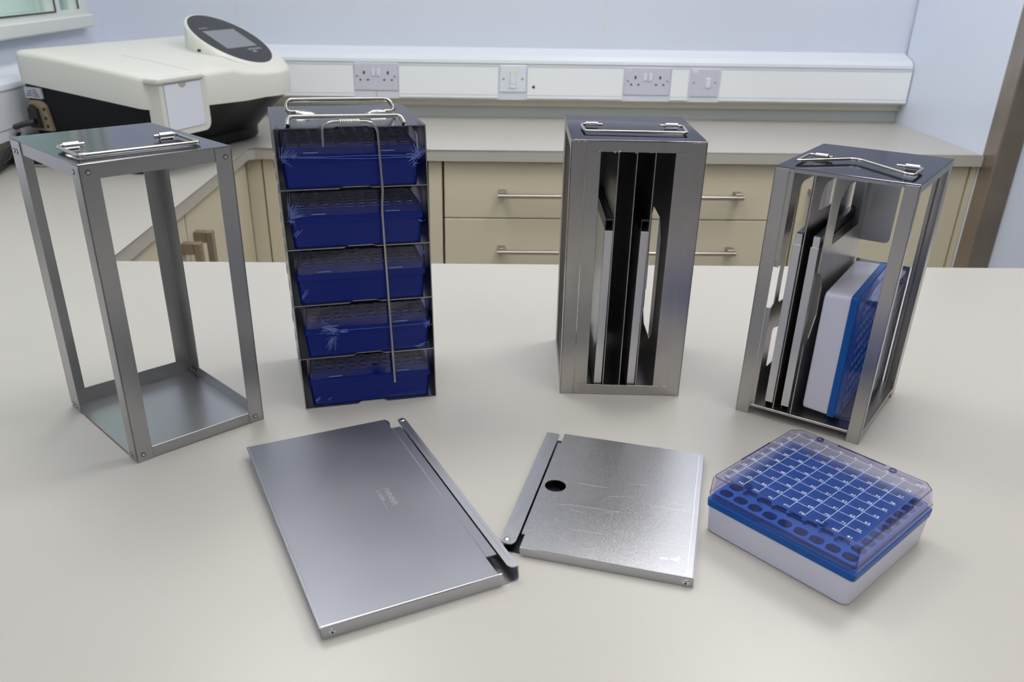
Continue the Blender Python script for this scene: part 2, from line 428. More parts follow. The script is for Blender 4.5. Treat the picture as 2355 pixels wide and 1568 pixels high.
# cabinets -----------------------------------------------------------------
def bar_handle(parent, x0, x1, y, z):
    bm = new(); cyl(bm, (x0, y-.030, z), .0055, x1-x0, 'x', 14)
    for x in (x0+.012, x1-.012): box(bm, x-.007, x+.007, y-.030, y, z-.006, z+.0075, .001, 1)
    build('handle', bm, M['handle'], parent, smooth=35)
FY = 2.255
def carcass(parent, x0, x1, y0, y1):
    bm = new(); box(bm, x0, x1, y0, y1, ZF, -.0305); build('body', bm, M['carcass'], parent)
r = root('drawer_cabinet', 'cream drawer cabinet with long steel bar handles under the back bench', 'cabinet', (0, 0, ZF))
def pr(o): o.parent.matrix_world; return o
def part_abs(name, bm, mat, parent, smooth=False):
    L = parent.location
    return build(name, bm, mat, parent, smooth, fn=lambda x, y, z: (x-L.x, y-L.y, z-L.z))
def drawer_unit(label, x0, x1, zs, hx):
    r = root('drawer_cabinet', label, 'cabinet', (x0, FY, ZF))
    bm = new(); box(bm, x0, x1, FY+.019, 2.77, ZF, -.0305); part_abs('body', bm, M['carcass'], r)
    for (z0, z1, hz) in zs:
        bm = new(); box(bm, x0+.0015, x1-.0015, FY, FY+.018, z0, z1, .0015, 1)
        d = part_abs('drawer', bm, M['cab'], r)
        if hz is not None:
            bm = new(); cyl(bm, (hx[0], FY-.032, hz), .0062, hx[1]-hx[0], 'x', 14)
            for x in (hx[0]+.013, hx[1]-.013): box(bm, x-.010, x+.010, FY-.032, FY, hz-.004, hz+.011, .001, 1)
            build('handle', bm, M['handle'], d, smooth=35, fn=lambda x, y, z: (x-r.location.x, y-r.location.y, z-r.location.z))
    return r
bpy.data.objects.remove(r)
drawer_unit('cream drawer cabinet with long horizontal steel bar handles under the back bench', -.084, .894,
            [(-.1875, -.034, -.119), (-.345, -.1905, -.2765), (-.80, -.348, None)], (.063, .733))
def door_unit(label, x0, x1, hxs, name='door_cabinet'):
    r = root(name, label, 'cabinet', (x0, FY, ZF))
    bm = new(); box(bm, x0, x1, FY+.019, 2.77, ZF, -.0305); part_abs('body', bm, M['carcass'], r)
    bm = new(); box(bm, x0+.0015, x1-.0015, FY, FY+.018, ZF+.1, -.034, .0015, 1)
    d = part_abs('door', bm, M['cab'], r)
    for hx in hxs:
        bm = new(); box(bm, hx-.007, hx+.007, FY-.040, FY-.028, -.26, -.098, .001, 1)
        for z in (-.104, -.254): box(bm, hx-.007, hx+.007, FY-.0275, FY, z-.007, z+.006, .001, 1)
        build('handle', bm, M['handle2'], d, fn=lambda x, y, z: (x-r.location.x, y-r.location.y, z-r.location.z))
    return r
door_unit('plain cream corner cupboard door behind the rack of blue boxes', -.569, -.128, [])
door_unit('narrow cream filler panel beside the drawer cabinet', -.126, -.087, [], 'filler_panel')
door_unit('cream cupboard with an upright square handle behind the rack holding the white box', .897, 1.355, [.925])
struct(slab('trim_8', 1.357, 1.373, FY-.003, 2.76, ZF, -.0305, M['cab']))
struct(slab('trim_9', -.612, -.571, FY+.003, FY+.03, ZF, -.0305, M['cab']))
# left run doors (faces +x)
LX = -.612
def left_door(label, y0, y1, hy):
    r = root('door_cabinet', label, 'cabinet', (LX, y0, ZF))
    bm = new(); box(bm, XL+.05, LX-.019, y0, y1, ZF, -.0305); part_abs('body', bm, M['carcass'], r)
    bm = new(); box(bm, LX-.018, LX, y0+.0015, y1-.0015, ZF+.1, -.034, .0015, 1)
    d = part_abs('door', bm, M['cab'], r)
    bm = new(); box(bm, LX+.026, LX+.040, hy-.010, hy+.010, -.27, -.092, .001, 1)
    for z in (-.104, -.258): box(bm, LX, LX+.0255, hy-.010, hy+.010, z-.012, z+.012, .001, 1)
    build('handle', bm, M['handle2'], d, fn=lambda x, y, z: (x-r.location.x, y-r.location.y, z-r.location.z))
left_door('cream cupboard door with bronze handle, nearer one seen through the empty frame', 1.32, 1.735, 1.697)
left_door('cream cupboard door with bronze handle, farther one by the inner corner', 1.738, 2.256, 1.782)
# peninsula base
r = root('bench_base', 'cream base cabinet carrying the near worktop', 'cabinet', (0, .3, ZF))
bm = new(); box(bm, -1.05, 1.8, .24, 1.24, ZF, -.0305); part_abs('body', bm, M['cab'], r)

# tall cabinet on the right --------------------------------------------------
r = root('tall_cabinet', 'tall pale blue-white cabinet closing the bench beside the bronze post', 'cabinet', (1.374, 2.25, ZF))
bm = new(); box(bm, 1.375, 2.35, 2.25, 2.79, ZF, ZC-.01, .002, 1); part_abs('side_panel', bm, M['tallpanel'], r)
bm = new(); box(bm, 1.442, 2.35, 2.205, 2.249, ZF, ZC-.01, .002, 1); part_abs('front_panel', bm, M['tallpanel'], r)
bm = new(); box(bm, 1.3755, 1.440, 2.185, 2.249, ZF, ZC-.01, .003, 1); part_abs('post', bm, M['post'], r)

# ================================================================= INSTRUMENT
th = math.radians(66.1)
mr = root('spectrophotometer', 'large white and black bench instrument with a round tilted touchscreen', 'laboratory instrument', (-.68, 1.86, 0), th)
ZT = lambda b: .210+(.251-.210)*min(1, max(0, b)/.33)**1.0 if b < .33 else .251
def ztop(b):
    b = max(0, b)
    return .211+.040*(1-(1-min(1, b/.40))**1.35)
def zbot(a, b):
    left = .147+.036*min(1, max(0, (b-.03)/.36))
    right = .130+.040*min(1, max(0, (b-.15)/.25))
    k = min(1, max(0, a/.35)); return left*(1-k)+right*k
def arc(cx, cy, r, a0, a1, n): return [(cx+r*math.cos(math.radians(a0+(a1-a0)*i/n)), cy+r*math.sin(math.radians(a0+(a1-a0)*i/n))) for i in range(n+1)]
plan = []
plan += arc(.055, .055, .055, 180, 270, 8)                 # front-left corner
plan += [(.09+.03*i, 0) for i in range(8)]
plan += arc(.445, .120, .122, 262-18, 360, 14)             # bulge round the pod
plan += [(.566, .18), (.562, .25), (.556, .32)]
plan += arc(.530, .375, .025, 0, 90, 4)
plan += [(.45-.06*i, .40) for i in range(7)]
plan += arc(.025, .375, .025, 90, 180, 4)
plan += [(0, .33-.04*i) for i in range(7)]
cxm, cym = .28, .2
ztop0 = ztop
def ztop(b, a=0.):
    z = ztop0(b); k = min(1, max(0, (a-.27)/.06)); c = max(.193, .258+.515*(b-.145)-.005)
    return z*(1-k)+min(z, c)*k
def inset(pl, d):
    n = len(pl); out = []
    for i in range(n):
        p0, p1, p2 = Vector(pl[i-1]), Vector(pl[i]), Vector(pl[(i+1) % n])
        e = (p2-p0); nn = Vector((-e.y, e.x)).normalized()
        out.append(tuple(p1+nn*d))
    return out
rings = [[(p[0], p[1], zbot(*p)) for p in plan], [(p[0], p[1], ztop(p[1], p[0])-.012) for p in plan]]
for d, dz in ((.002, .006), (.006, .002), (.012, 0)):
    q = inset(plan, d); rings.append([(p[0], p[1], ztop(p[1], p[0])-dz) for p in q])
base = inset(plan, .012)
for s in (.85, .6, .35, .1):
    q = [(cxm+(p[0]-cxm)*s, cym+(p[1]-cym)*s) for p in base]
    rings.append([(p[0], p[1], ztop(p[1], p[0])) for p in q])
bm = new(); loft(bm, rings, cap0=True, cap1=True); build('upper_housing', bm, M['mach_white'], mr, smooth=50)
# black base
top = inset(plan, .006); n = len(top)
def bq(p):
    a, b = p
    fb = .13 if a > .2 else .06+.07*a/.2
    nb = fb+(b)*(.388-fb)/.40 if b >= 0 else fb
    na = .004+a*(.572-.004)/.57
    return (min(na, .575), nb)
rings = [[(*bq(p), .008) for p in top], [(*bq(p), .03) for p in top],
         [(p[0]*.5+bq(p)[0]*.5, p[1]*.5+bq(p)[1]*.5, .085) for p in top], [(p[0], p[1], zbot(*p)+.004) for p in top]]
bm = new(); loft(bm, rings)
build('base_housing', bm, M['mach_black'], mr, smooth=40)
for (a, b) in ((.05, .14), (.52, .18), (.05, .36), (.52, .36)):
    bm = new(); cyl(bm, (a, b, 0), .014, .012, 'z'); build('rubber_foot', bm, M['black'], mr)
# pod
pc = (.445, .145); R0 = .107
zr = lambda a, b: .258+.515*(b-pc[1])
n = 64
cp = lambda r: [(pc[0]+r*math.cos(2*PI*i/n), pc[1]+r*math.sin(2*PI*i/n)) for i in range(n)]
bm = new()
loft(bm, [[(p[0], p[1], .18) for p in cp(R0+.006)], [(p[0], p[1], min(zr(*p)-.004, ztop(p[1], p[0])+.003)) for p in cp(R0+.005)],
          [(p[0], p[1], zr(*p)-.004) for p in cp(R0+.001)], [(p[0], p[1], zr(*p)) for p in cp(R0-.002)], [(p[0], p[1], zr(*p)+.0003) for p in cp(R0-.005)]])
pod = build('display_pod', bm, M['mach_white'], mr, smooth=40)
bm = new(); loft(bm, [[(p[0], p[1], zr(*p)-.002) for p in cp(R0-.0065)], [(p[0], p[1], zr(*p)+.0012) for p in cp(R0-.0065)]])
build('screen_glass', bm, M['screenblk'], pod)
def podrect(bm, a0, a1, b0, b1, h0=.0010, h1=.0018):
    q = [(a0, b0), (a1, b0), (a1, b1), (a0, b1)]
    loft(bm, [[(p[0], p[1], zr(*p)+h0) for p in q], [(p[0], p[1], zr(*p)+h1) for p in q]])
bm = new(); podrect(bm, .384, .503, .108, .180); build('touchscreen', bm, M['lcd'], pod)
bm = new()
for k in range(7): podrect(bm, .452+k*.0075, .4575+k*.0075, .0935+.0006*(k % 2), .1005, .001, .0015)
podrect(bm, .458, .474, .085, .0905, .001, .0015)
build('screen_lettering', bm, M['print_grey'], pod); bm = new()
for k in range(6): podrect(bm, .386+k*.0055, .390+k*.0055, .190, .194, .001, .0014)
build('screen_lettering', bm, M['print_grey'], pod)
bm = new(); box(bm, .3330, .345, .1495, .1595, .2345, .2405)
build('usb_port', bm, M['black'], pod)
# sample door in the front
bm = new()
prism(bm, rr(.010, .088, .158, .206, [.020, .020, .003, .003], 5), -.006, .03, 'y')
door = build('sample_door', bm, M['mach_white'], mr)
bm = new()
notch = [(.096, .197)]+[(.0795+.0125*math.cos(a), .197-.010*math.sin(a)) for a in [PI*k/8 for k in range(9)]]+[(.063, .197)]
prism(bm, [(.024, .106), (.028, .102), (.134, .102), (.138, .106), (.138, .197)]+[(.0795+.0125*math.cos(PI*k/8), .197-.010*math.sin(PI*k/8)) for k in range(9)]+[(.024, .197)], -.0072, -.005, 'y')
build('door_panel', bm, M['mach_panel'], door)
bm = new()
prism(bm, rr(.0225, .1005, .1395, .1985, .004, 3), -.0064, -.0058, 'y'); build('door_seam', bm, M['mach_seam'], door)
bm = new(); box(bm, .002, .147, -.011, .03, .200, .2125, .004, 3); build('lid_lip', bm, M['mach_white'], mr, smooth=40)
bm = new()
for b0, b1 in [(.02+.012*k, .02+.012*(k+1)) for k in range(17)]:
    a0 = .150+.003*(b0); 
    loft(bm, [[(.148, b0, ztop(b0)-.001), (.1495, b0, ztop(b0)-.001), (.1495, b0, ztop(b0)+.0003), (.148, b0, ztop(b0)+.0003)],
              [(.148, b1, ztop(b1)-.001), (.1495, b1, ztop(b1)-.001), (.1495, b1, ztop(b1)+.0003), (.148, b1, ztop(b1)+.0003)]])
build('lid_seam', bm, M['mach_seam'], mr)
# left side: rating label, connector plate
bm = new(); box(bm, -.0006, .006, .332, .381, .150, .1735); lab = build('rating_label', bm, M['label'], mr)
bm = new()
for k in range(5): box(bm, -.0009, -.0004, .336+.002*k, .356-.002*(k % 2), .1535+.0036*k, .1549+.0036*k)
for k in range(3): box(bm, -.0009, -.0004, .359, .378-.004*k, .155+.005*k, .157+.005*k)
build('label_print', bm, M['label_ink'], lab)
bm = new()
prism(bm, [(.318, .080), (.378, .080), (.378, .138), (.368, .146), (.338, .146), (.326, .134)], -.001, .012, 'x', holes=[])
cpz = build('connector_plate', bm, M['beige_plate'], mr)
bm = new()
for (b, z) in ((.331, .128), (.3305, .108), (.329, .090)): cyl(bm, (-.0025, b, z), .0038, .003, 'x', 10)
build('connector', bm, M['black'], cpz)
bm = new(); prism(bm, [(.342, .086), (.374, .086), (.374, .126), (.364, .137), (.348, .128)], -.010, .0, 'x'); build('power_inlet', bm, M['black'], cpz)

# mains lead (plug, sleeve, coil)
def wpt(a, b, z):
    return Vector((-.68+math.cos(th)*a-math.sin(th)*b, 1.86+math.sin(th)*a+math.cos(th)*b, z))
r = root('power_lead', 'black mains lead coiled on the bench behind the empty frame', 'cable', (-1.05, 2.06, 0))
bm = new()
p0 = wpt(-.012, .358, .100)
tube(bm, [p0, wpt(-.03, .372, .096), wpt(-.045, .385, .090)], .0065, 10)
part_abs('plug', bm, M['black'], r, smooth=40)
bm = new()
p1 = wpt(-.045, .385, .090)
pts = [p1, Vector((-1.058, 2.015, .075)), Vector((-1.062, 1.93, .03)), Vector((-1.06, 1.86, .008))]
for k in range(42):
    a = k/41*2*PI*2.2+PI*.9
    pts.append(Vector((-1.015+.085*math.cos(a)*(1-.08*k/41), 2.035-.10*math.sin(a)*(1+.05*k/41)*.55, .006+.010*k/41+.004*math.sin(a*2.3)*0)))
tube(bm, pts, .0042, 8, fr=.02)
part_abs('cord', bm, M['cable'], r, smooth=40)
bm = new(); q = (Vector((-1.058, 2.015, .075))-p1)
tube(bm, [p1+q*.15, p1+q*.9], .0055, 10); part_abs('sleeve', bm, M['white_tag'], r, smooth=40)

# ================================================================= COMMON RACK BITS
def bail(parent, f, pts, r=1.5, fr=6, name='handle', mat='steel_wire'):
    bm = new(); tube(bm, pts, r, 12, fr=fr); return build(name, bm, M[mat], parent, smooth=60, fn=f)
def clip(parent, f, u0, u1, v, z, r=3.2, mat='steel_bright', foot=True):
    bm = new(); prof = []
    for k in range(13):
        a = math.radians(-60+k*25); prof.append((v+r*math.cos(a), z+r+r*math.sin(a)))
    inner = [(v+(r-.8)*math.cos(math.radians(-60+k*25)), z+r+(r-.8)*math.sin(math.radians(-60+k*25))) for k in range(12, -1, -1)]
    prism(bm, prof+inner, u0, u1, 'x')
    if foot: box(bm, u0+.5, u1-.5, v-2.2, v+9 if foot == 2 else v-.2, z, z+.9)
    return build('handle_clip', bm, M[mat], parent, smooth=40, fn=f)
def ring_rivet(parent, f, c, axis, sgn, r=2.5, name='rivet'):
    bm = new()
    c2 = list(c)
    k = {'x': 0, 'y': 1, 'z': 2}[axis]
    n = 20
    def P(rad, h, i):
        a = 2*PI*i/n; q = [0, 0, 0]; o = [j for j in range(3) if j != k]
        q[k] = c[k]+h*sgn; q[o[0]] = c[o[0]]+rad*math.cos(a); q[o[1]] = c[o[1]]+rad*math.sin(a); return tuple(q)
    loft(bm, [[P(rad, h, i) for i in range(n)] for rad, h in ((r, -.3), (r, .25), (r*.62, .25))], cap0=True, cap1=True)
    o = build(name, bm, M['oxide'], parent, fn=f)
    bm = new()
    loft(bm, [[P(rad, h, i) for i in range(n)] for rad, h in ((r*.62, -.2), (r*.6, .5), (r*.3, .7))])
    build('rivet_head', bm, M['steel_bright'], o, fn=f, smooth=40)

# ================================================================= A : empty open frame
b = BX['A']; fA = skewfn(b); Wd, Dp, Hh = 134., 163.3, 284.8
rA = root('open_frame_rack', 'empty steel frame rack of four angle legs between a top plate and a base tray', 'storage rack', (b[0], b[1], 0), b[2])
bm = new()
box(bm, 0, Wd, 0, Dp, Hh-1.2, Hh, .5, 2)
build('top_plate', bm, M['steel_top'], rA, fn=fA)
for (x0, x1, y0, y1) in ((0.3, Wd-.3, .9, 2.0), (.3, Wd-.3, Dp-2.0, Dp-.9), (.9, 2.0, 2, Dp-2), (Wd-2.0, Wd-.9, 2, Dp-2)):
    bm = new(); box(bm, x0, x1, y0, y1, Hh-13, Hh-1.2); build('top_flange', bm, M['steel'], rA, fn=fA)
bm = new(); box(bm, 1, Wd-1, 1, Dp-1, .2, 1.4)
box(bm, 16.3, Wd-16, 1, 2.1, .2, 12.4, .3, 1); box(bm, 1, 2.1, 16, Dp-26, .2, 2.5); box(bm, Wd-2.1, Wd-1, 16, Dp-25, .2, 14, .3, 1)
prism(bm, [(5, .2), (Wd-4.5, .2), (Wd-4.5, 14), (Wd-8, 17), (5, 17)], Dp-2.1, Dp-1, 'y')
build('base_tray', bm, M['steel'], rA, fn=fA)
lw = 15.9
def Lleg(cu, cv, su, sv, extra):
    bm = new(); t = 1.1
    # two flanges meeting at outer corner
    u0, u1 = sorted((cu, cu+su*lw)); 
    prism(bm, rr(u0, 0, u1, Hh-1.3, 1.2, 2), *sorted((cv, cv+sv*t)), 'y')
    v0, v1 = sorted((cv, cv+sv*extra))
    prism(bm, rr(v0, 0, v1, Hh-1.3, 1.2, 2), *sorted((cu, cu+su*t)), 'x')
    o = build('leg', bm, M['steel'], rA, fn=fA)
    return o
Lleg(0, 0, 1, 1, 16); Lleg(Wd, 0, -1, 1, 5)
Lleg(Wd, Dp, -1, -1, 25); Lleg(0, Dp, 1, -1, 24.5)
for c, a, s in (((7.2, 0, 278), 'y', -1), ((127.5, 0, 275.6), 'y', -1), ((0, 12, 277.3), 'x', -1), ((6.6, 0, 7.6), 'y', -1), ((125, 0, 7), 'y', -1),
                ((0, 12, 5.5), 'x', -1), ((0, 149, 273.5), 'x', -1), ((0, 156, 273.5), 'x', -1), ((0, 149, 5.5), 'x', -1), ((0, 156, 5.5), 'x', -1),
                ((Wd-2.1, 148, 7), 'x', -1), ((Wd-2.1, 154, 7), 'x', -1)):
    ring_rivet(rA, fA, c, a, s, 2.4)
hz = Hh+4.6
bail(rA, fA, [(24, 69.5, Hh+3.5), (12, 69.5, Hh+3.5), (9.5, 66, Hh+3.5), (9.5, 22.5, hz-2), (114.7, 19.5, hz-2), (115.2, 66, Hh+3.5), (96, 66, Hh+3.5)], 1.8, 5)
clip(rA, fA, 14.5, 27.5, 69.5, Hh); clip(rA, fA, 98.5, 111, 66, Hh)
bm = new(); cyl(bm, (27.5, 69.5, Hh+3.2), 1.9, 5, 'x', 12); build('pin_end', bm, M['steel_wire'], rA, fn=fA)
bm = new(); cyl(bm, (93.5, 66, Hh+3.2), 1.9, 5, 'x', 12); build('pin_end', bm, M['steel_wire'], rA, fn=fA)

# ================================================================= B : five tier rack with blue boxes
b = BX['B']; fB = skewfn(b); Wd, Dp, Hh = 144.4, 137., 296.3
rB = root('tiered_freezer_rack', 'steel freezer rack of five shelves holding blue boxes behind a locking rod', 'storage rack', (b[0], b[1], 0), b[2])
bm = new(); front = [(0, 0), (57, 0), (61, 5), (86, 5), (90, 0), (Wd, 0), (Wd, Dp), (0, Dp)]
prism(bm, front, Hh-1.0, Hh, 'z', holes=[circ(45, 3.2, 2.2, 12)]); build('top_plate', bm, M['steel_top_b'], rB, fn=fB)
for k, z in enumerate((238.4, 178.8, 119.2, 59.4, .5)):
    bm = new()
    fr = [(1, 0), (57, 0), (61, 5), (86, 5), (90, 0), (Wd-1, 0), (Wd-1, Dp), (1, Dp)]
    prism(bm, fr, z-.5, z+.5, 'z')
    build('shelf', bm, M['steel'], rB, fn=fB)
for x0, x1 in ((0, 1), (Wd-1, Wd)):
    holes = []
    for k in range(5):
        z = 59.5*k
        holes += [rr(Dp*.30, z+16, Dp*.70, z+44, 6, 4)]
    bm = new(); prism(bm, rr(0, 0, Dp, Hh-.5, 1, 2), x0, x1, 'x', holes=holes)
    for k in range(1, 5):      # locking tabs of the shelves
        z = 59.5*k; e = -.8 if x0 == 0 else Wd
        for v in (6, 60, 116): box(bm, e, e+.8, v, v+12, z-3, z+6, .2, 1)
    build('side_panel', bm, M['steel'], rB, fn=fB)
bm = new(); prism(bm, [(1, 0), (Wd-1, 0), (Wd-1, Hh-1), (1, Hh-1)], Dp-1, Dp, 'y', holes=[rr(30, 59.5*k+14, Wd-30, 59.5*k+46, 6, 4) for k in range(5)])
build('back_panel', bm, M['steel'], rB, fn=fB)
bm = new()
for (u, v) in ((2.2, 12), (2.2, 3.5), (Wd-6.2, 12), (Wd-6.2, 3.5)): box(bm, u, u+4, v, v+1.8, Hh-.1, Hh+.15)
build('tab_slot', bm, M['black'], rB, fn=fB)
# handles
bail(rB, fB, [(27, 76, Hh+3.2), (17.5, 76, Hh+3.2), (18.5, 80, Hh+14.5), (121, 74, Hh+14.5), (126.5, 70, Hh+3.2), (114, 70, Hh+3.2)], 2.2, 6)
bail(rB, fB, [(14.5, 10, Hh+1.2), (16, 16, Hh+7.6), (122, 11, Hh+7.6), (124.5, 6, Hh+1.2)], 2.2, 6)
for (u0, u1, v, s) in ((26, 39, 74, 1), (103, 116, 68, -1)):
    bm = new()
    A = [(u0, v-4, Hh), (u1, v-4, Hh), (u1, v+5, Hh), (u0, v+5, Hh)]
    ex = 9
    q0, q1 = (u0, u1+ex) if s > 0 else (u0-ex, u1)
    loft(bm, [[(q0, v-5, Hh), (q1, v-5, Hh), (q1, v+6, Hh), (q0, v+6, Hh)],
              [(u0+.2 if s > 0 else u0-2, v-3.5, Hh+3.6), (u1+2 if s > 0 else u1-.2, v-3.5, Hh+3.6), (u1+2 if s > 0 else u1-.2, v+4, Hh+3.6), (u0+.2 if s > 0 else u0-2, v+4, Hh+3.6)],
              [(u0+.5, v-1.5, Hh+5.2), (u1-.5, v-1.5, Hh+5.2), (u1-.5, v+2, Hh+5.2), (u0+.5, v+2, Hh+5.2)]])
    build('handle_clip', bm, M['steel_bright'], rB, fn=fB, smooth=50)
# locking rod: a separate thing hooked over the top
rod = root('locking_rod', 'bent steel locking rod hooked over the top of the blue-box rack, hanging down its front', 'rod', (b[0], b[1], 0), b[2])
bm = new(); tube(bm, [(45, -3.2, 279.5), (45.6, -3.2, Hh+1.5), (53, -3.6, Hh+5.6), (91, -5.8, Hh+5.4), (97, -5.0, Hh-2), (98.3, -4.6, 238), (96.4, -4.6, 217), (98.2, -4.6, 25)], 1.35, 12, fr=5)
build('rod_wire', bm, M['steel_wire'], rod, smooth=60, fn=fB)
bm = new()
pts = []
for k in range(120):
    a = k/119*2*PI*11; pts.append((62+19*k/119, -4.4+2.1*math.cos(a), Hh+5.5+2.1*math.sin(a)))
tube(bm, pts, .62, 6); build('spring_wrap', bm, M['steel_bright'], rod, smooth=60, fn=fB)

# microtube storage box (blue) ---------------------------------------------------
def blue_box(name='storage_box'):
    r = root(name, '', 'storage box')
    w, d = 134., 128.
    bm = new()
    o0 = rr(3, 3, w-3, d-3, 5, 4); o1 = rr(1.2, 1.2, w-1.2, d-1.2, 5, 4); o2 = rr(.2, .2, w-.2, d-.2, 4, 4)
    i1 = rr(2.2, 2.2, w-2.2, d-2.2, 4, 4); i0 = rr(4.5, 4.5, w-4.5, d-4.5, 4, 4)
    loft(bm, [ringz(o0, 0), ringz(o1, 24.6), ringz(o2, 24.8), ringz(o2, 31.0), ringz(i1, 31.0), ringz(i0, 2)])
    body = build('box_base', bm, M['blue_box'], r, fn=mm, smooth=30)
    # insert
    bm = new()
    q0 = rr(2.4, 2.4, w-2.4, d-2.4, 4, 4); q1 = rr(2.6, 2.6, w-2.6, d-2.6, 4, 4)
    n = 10; holes = []
    px, py = (w-12)/n, (d-12)/n
    for i in range(n):
        for j in range(n):
            holes.append(circ(6+px*(i+.5), 6+py*(j+.5), px*.43, 10, py*.43))
    prism(bm, q1, 35.6, 38, 'z', holes=holes)
    loft(bm, [ringz(q0, 26), ringz(q1, 37.9), ringz(rr(3.4, 3.4, w-3.4, d-3.4, 4, 4), 37.9), ringz(rr(3.4, 3.4, w-3.4, d-3.4, 4, 4), 26)], closed=True)
    build('tube_tray', bm, M['blue_lip'], r, fn=mm)
    bm = new()
    for i in range(n):
        for j in range(n):
            c = (6+px*(i+.5), 6+py*(j+.5)); k = 12
            loft(bm, [ringz(circ(c[0], c[1], px*.47, k, py*.47), 38), ringz(circ(c[0], c[1], px*.45, k, py*.45), 38.7), ringz(circ(c[0], c[1], px*.42, k, py*.42), 38)], False, False)
    build('well_rims', bm, M['blue_tray'], r, fn=mm)
    bm = new()
    l0 = rr(.6, .6, w-.6, d-.6, 4, 4); l1 = rr(2.2, 2.2, w-2.2, d-2.2, 4, 4)
    m0 = rr(1.6, 1.6, w-1.6, d-1.6, 4, 4); m1 = rr(3.2, 3.2, w-3.2, d-3.2, 4, 4)
    loft(bm, [ringz(m0, 31.3), ringz(l0, 31.3), ringz(rr(1.2, 1.2, w-1.2, d-1.2, 4, 4), 54.4), ringz(l1, 55.6)], False, True)
    loft(bm, [ringz(m0, 31.3), ringz(m1, 54.6)], False, True)
    build('clear_lid', bm, M['clear'], r, fn=mm, smooth=30)
    for u in (22, 95):
        bm = new(); box(bm, u, u+14, -.15, .6, 33.4, 34.1); build('lid_catch', bm, M['crease'], r, fn=mm)
    return r
def copytree(o, parent=None):
    c = o.copy(); COL.objects.link(c); c.parent = parent
    for ch in [x for x in KIDS[o.name]]: copytree(ch, c)
    return c
bb = blue_box()
KIDS = {}
def idx(o):
    KIDS[o.name] = [c for c in bpy.data.objects if c.parent == o]
    for c in KIDS[o.name]: idx(c)
bpy.context.view_layer.update(); idx(bb)
fa = b[2]
labels = ['blue tube box with clear lid on the topmost shelf, film bunched at its lid ends',
          'blue tube box with clear lid on the second shelf, just below the topmost box',
          'blue tube box with clear lid on the middle shelf of the five-tier rack',
          'blue tube box whose clear film is bunched into a white star, second from base',
          'blue tube box with clear lid on the lowest shelf of the five-tier rack']
offs = [(3.6, 2.2, 0), (5.2, 2, .006), (5.0, 2.6, -.004), (7.0, 2.4, -.008), (6.0, 2.8, .003)]
def Bw(u, v, z):
    x, y, zz = fB(u, v, z); return Vector((b[0]+math.cos(fa)*x-math.sin(fa)*y, b[1]+math.sin(fa)*x+math.cos(fa)*y, zz))
boxes = []
for k, z in enumerate((238.4, 178.8, 119.2, 59.4, .5)):
    o = bb if k == 0 else copytree(bb)
    du, dv, rz = offs[k]
    o.location = Bw(du, dv, z+.9); o.rotation_euler = (0, 0, fa+rz)
    o['label'] = labels[k]; o['group'] = 'blue tube boxes in the five-tier rack'
    if o.name in KIDS or True: boxes.append(o)
# film creases (bunched shrink film) : per box part
def crease(k, spots, lines):
    bm = new(); rnd = random.Random(k)
    for (u, z, n, L, sp, ang) in spots:
        for i in range(n):
            a = math.radians(ang+rnd.uniform(-sp, sp)); l = L*rnd.uniform(.3, 1)
            p0 = Vector((u+rnd.gauss(0, L*.12), -.55-rnd.random()*.5, z+rnd.gauss(0, L*.12)))
            p1 = p0+Vector((math.cos(a)*l, rnd.uniform(-.3, .2), math.sin(a)*l))
            mid = (p0+p1)/2+Vector((rnd.uniform(-.6, .6), -.3, rnd.uniform(-.6, .6)))
            tube(bm, [p0, mid, p1], rnd.uniform(.05, .16), 4)
    for pts in lines: tube(bm, [Vector(p) for p in pts], .13, 4)
    build('shrink_film_crease', bm, M['crease'], boxes[k], fn=mm)
crease(0, [(2, 29, 26, 14, 70, 30), (131, 28, 60, 12, 100, 120), (128, 20, 16, 5, 180, 0), (12, 30, 14, 6, 90, 90)],
       [[(2, -.7, 30), (35, -.8, 28.6), (80, -.7, 26.6), (132, -.7, 27)], [(2, -.7, 31), (40, -.8, 29.6), (90, -.7, 29.6), (132, -.7, 28)]])
crease(1, [(3, 32, 46, 14, 60, 60), (4, 14, 10, 9, 15, 50), (2, 28, 20, 6, 180, 0), (131, 22, 8, 4, 90, 90)], [])
crease(2, [(5, 8, 12, 10, 12, 55), (131, 48, 8, 6, 60, 100)], [])
crease(3, [(33, 28, 40, 17, 45, 150), (30, 20, 34, 16, 35, 235), (38, 27, 14, 9, 20, 0), (130, 29, 30, 7, 180, 0), (118, 3, 14, 12, 8, 8)],
       [[(44, -.8, 28.5), (80, -.8, 28.3), (130, -.7, 29)]])
crease(4, [(6, 6, 10, 8, 12, 50), (20, 6, 5, 5, 12, 50)], [])

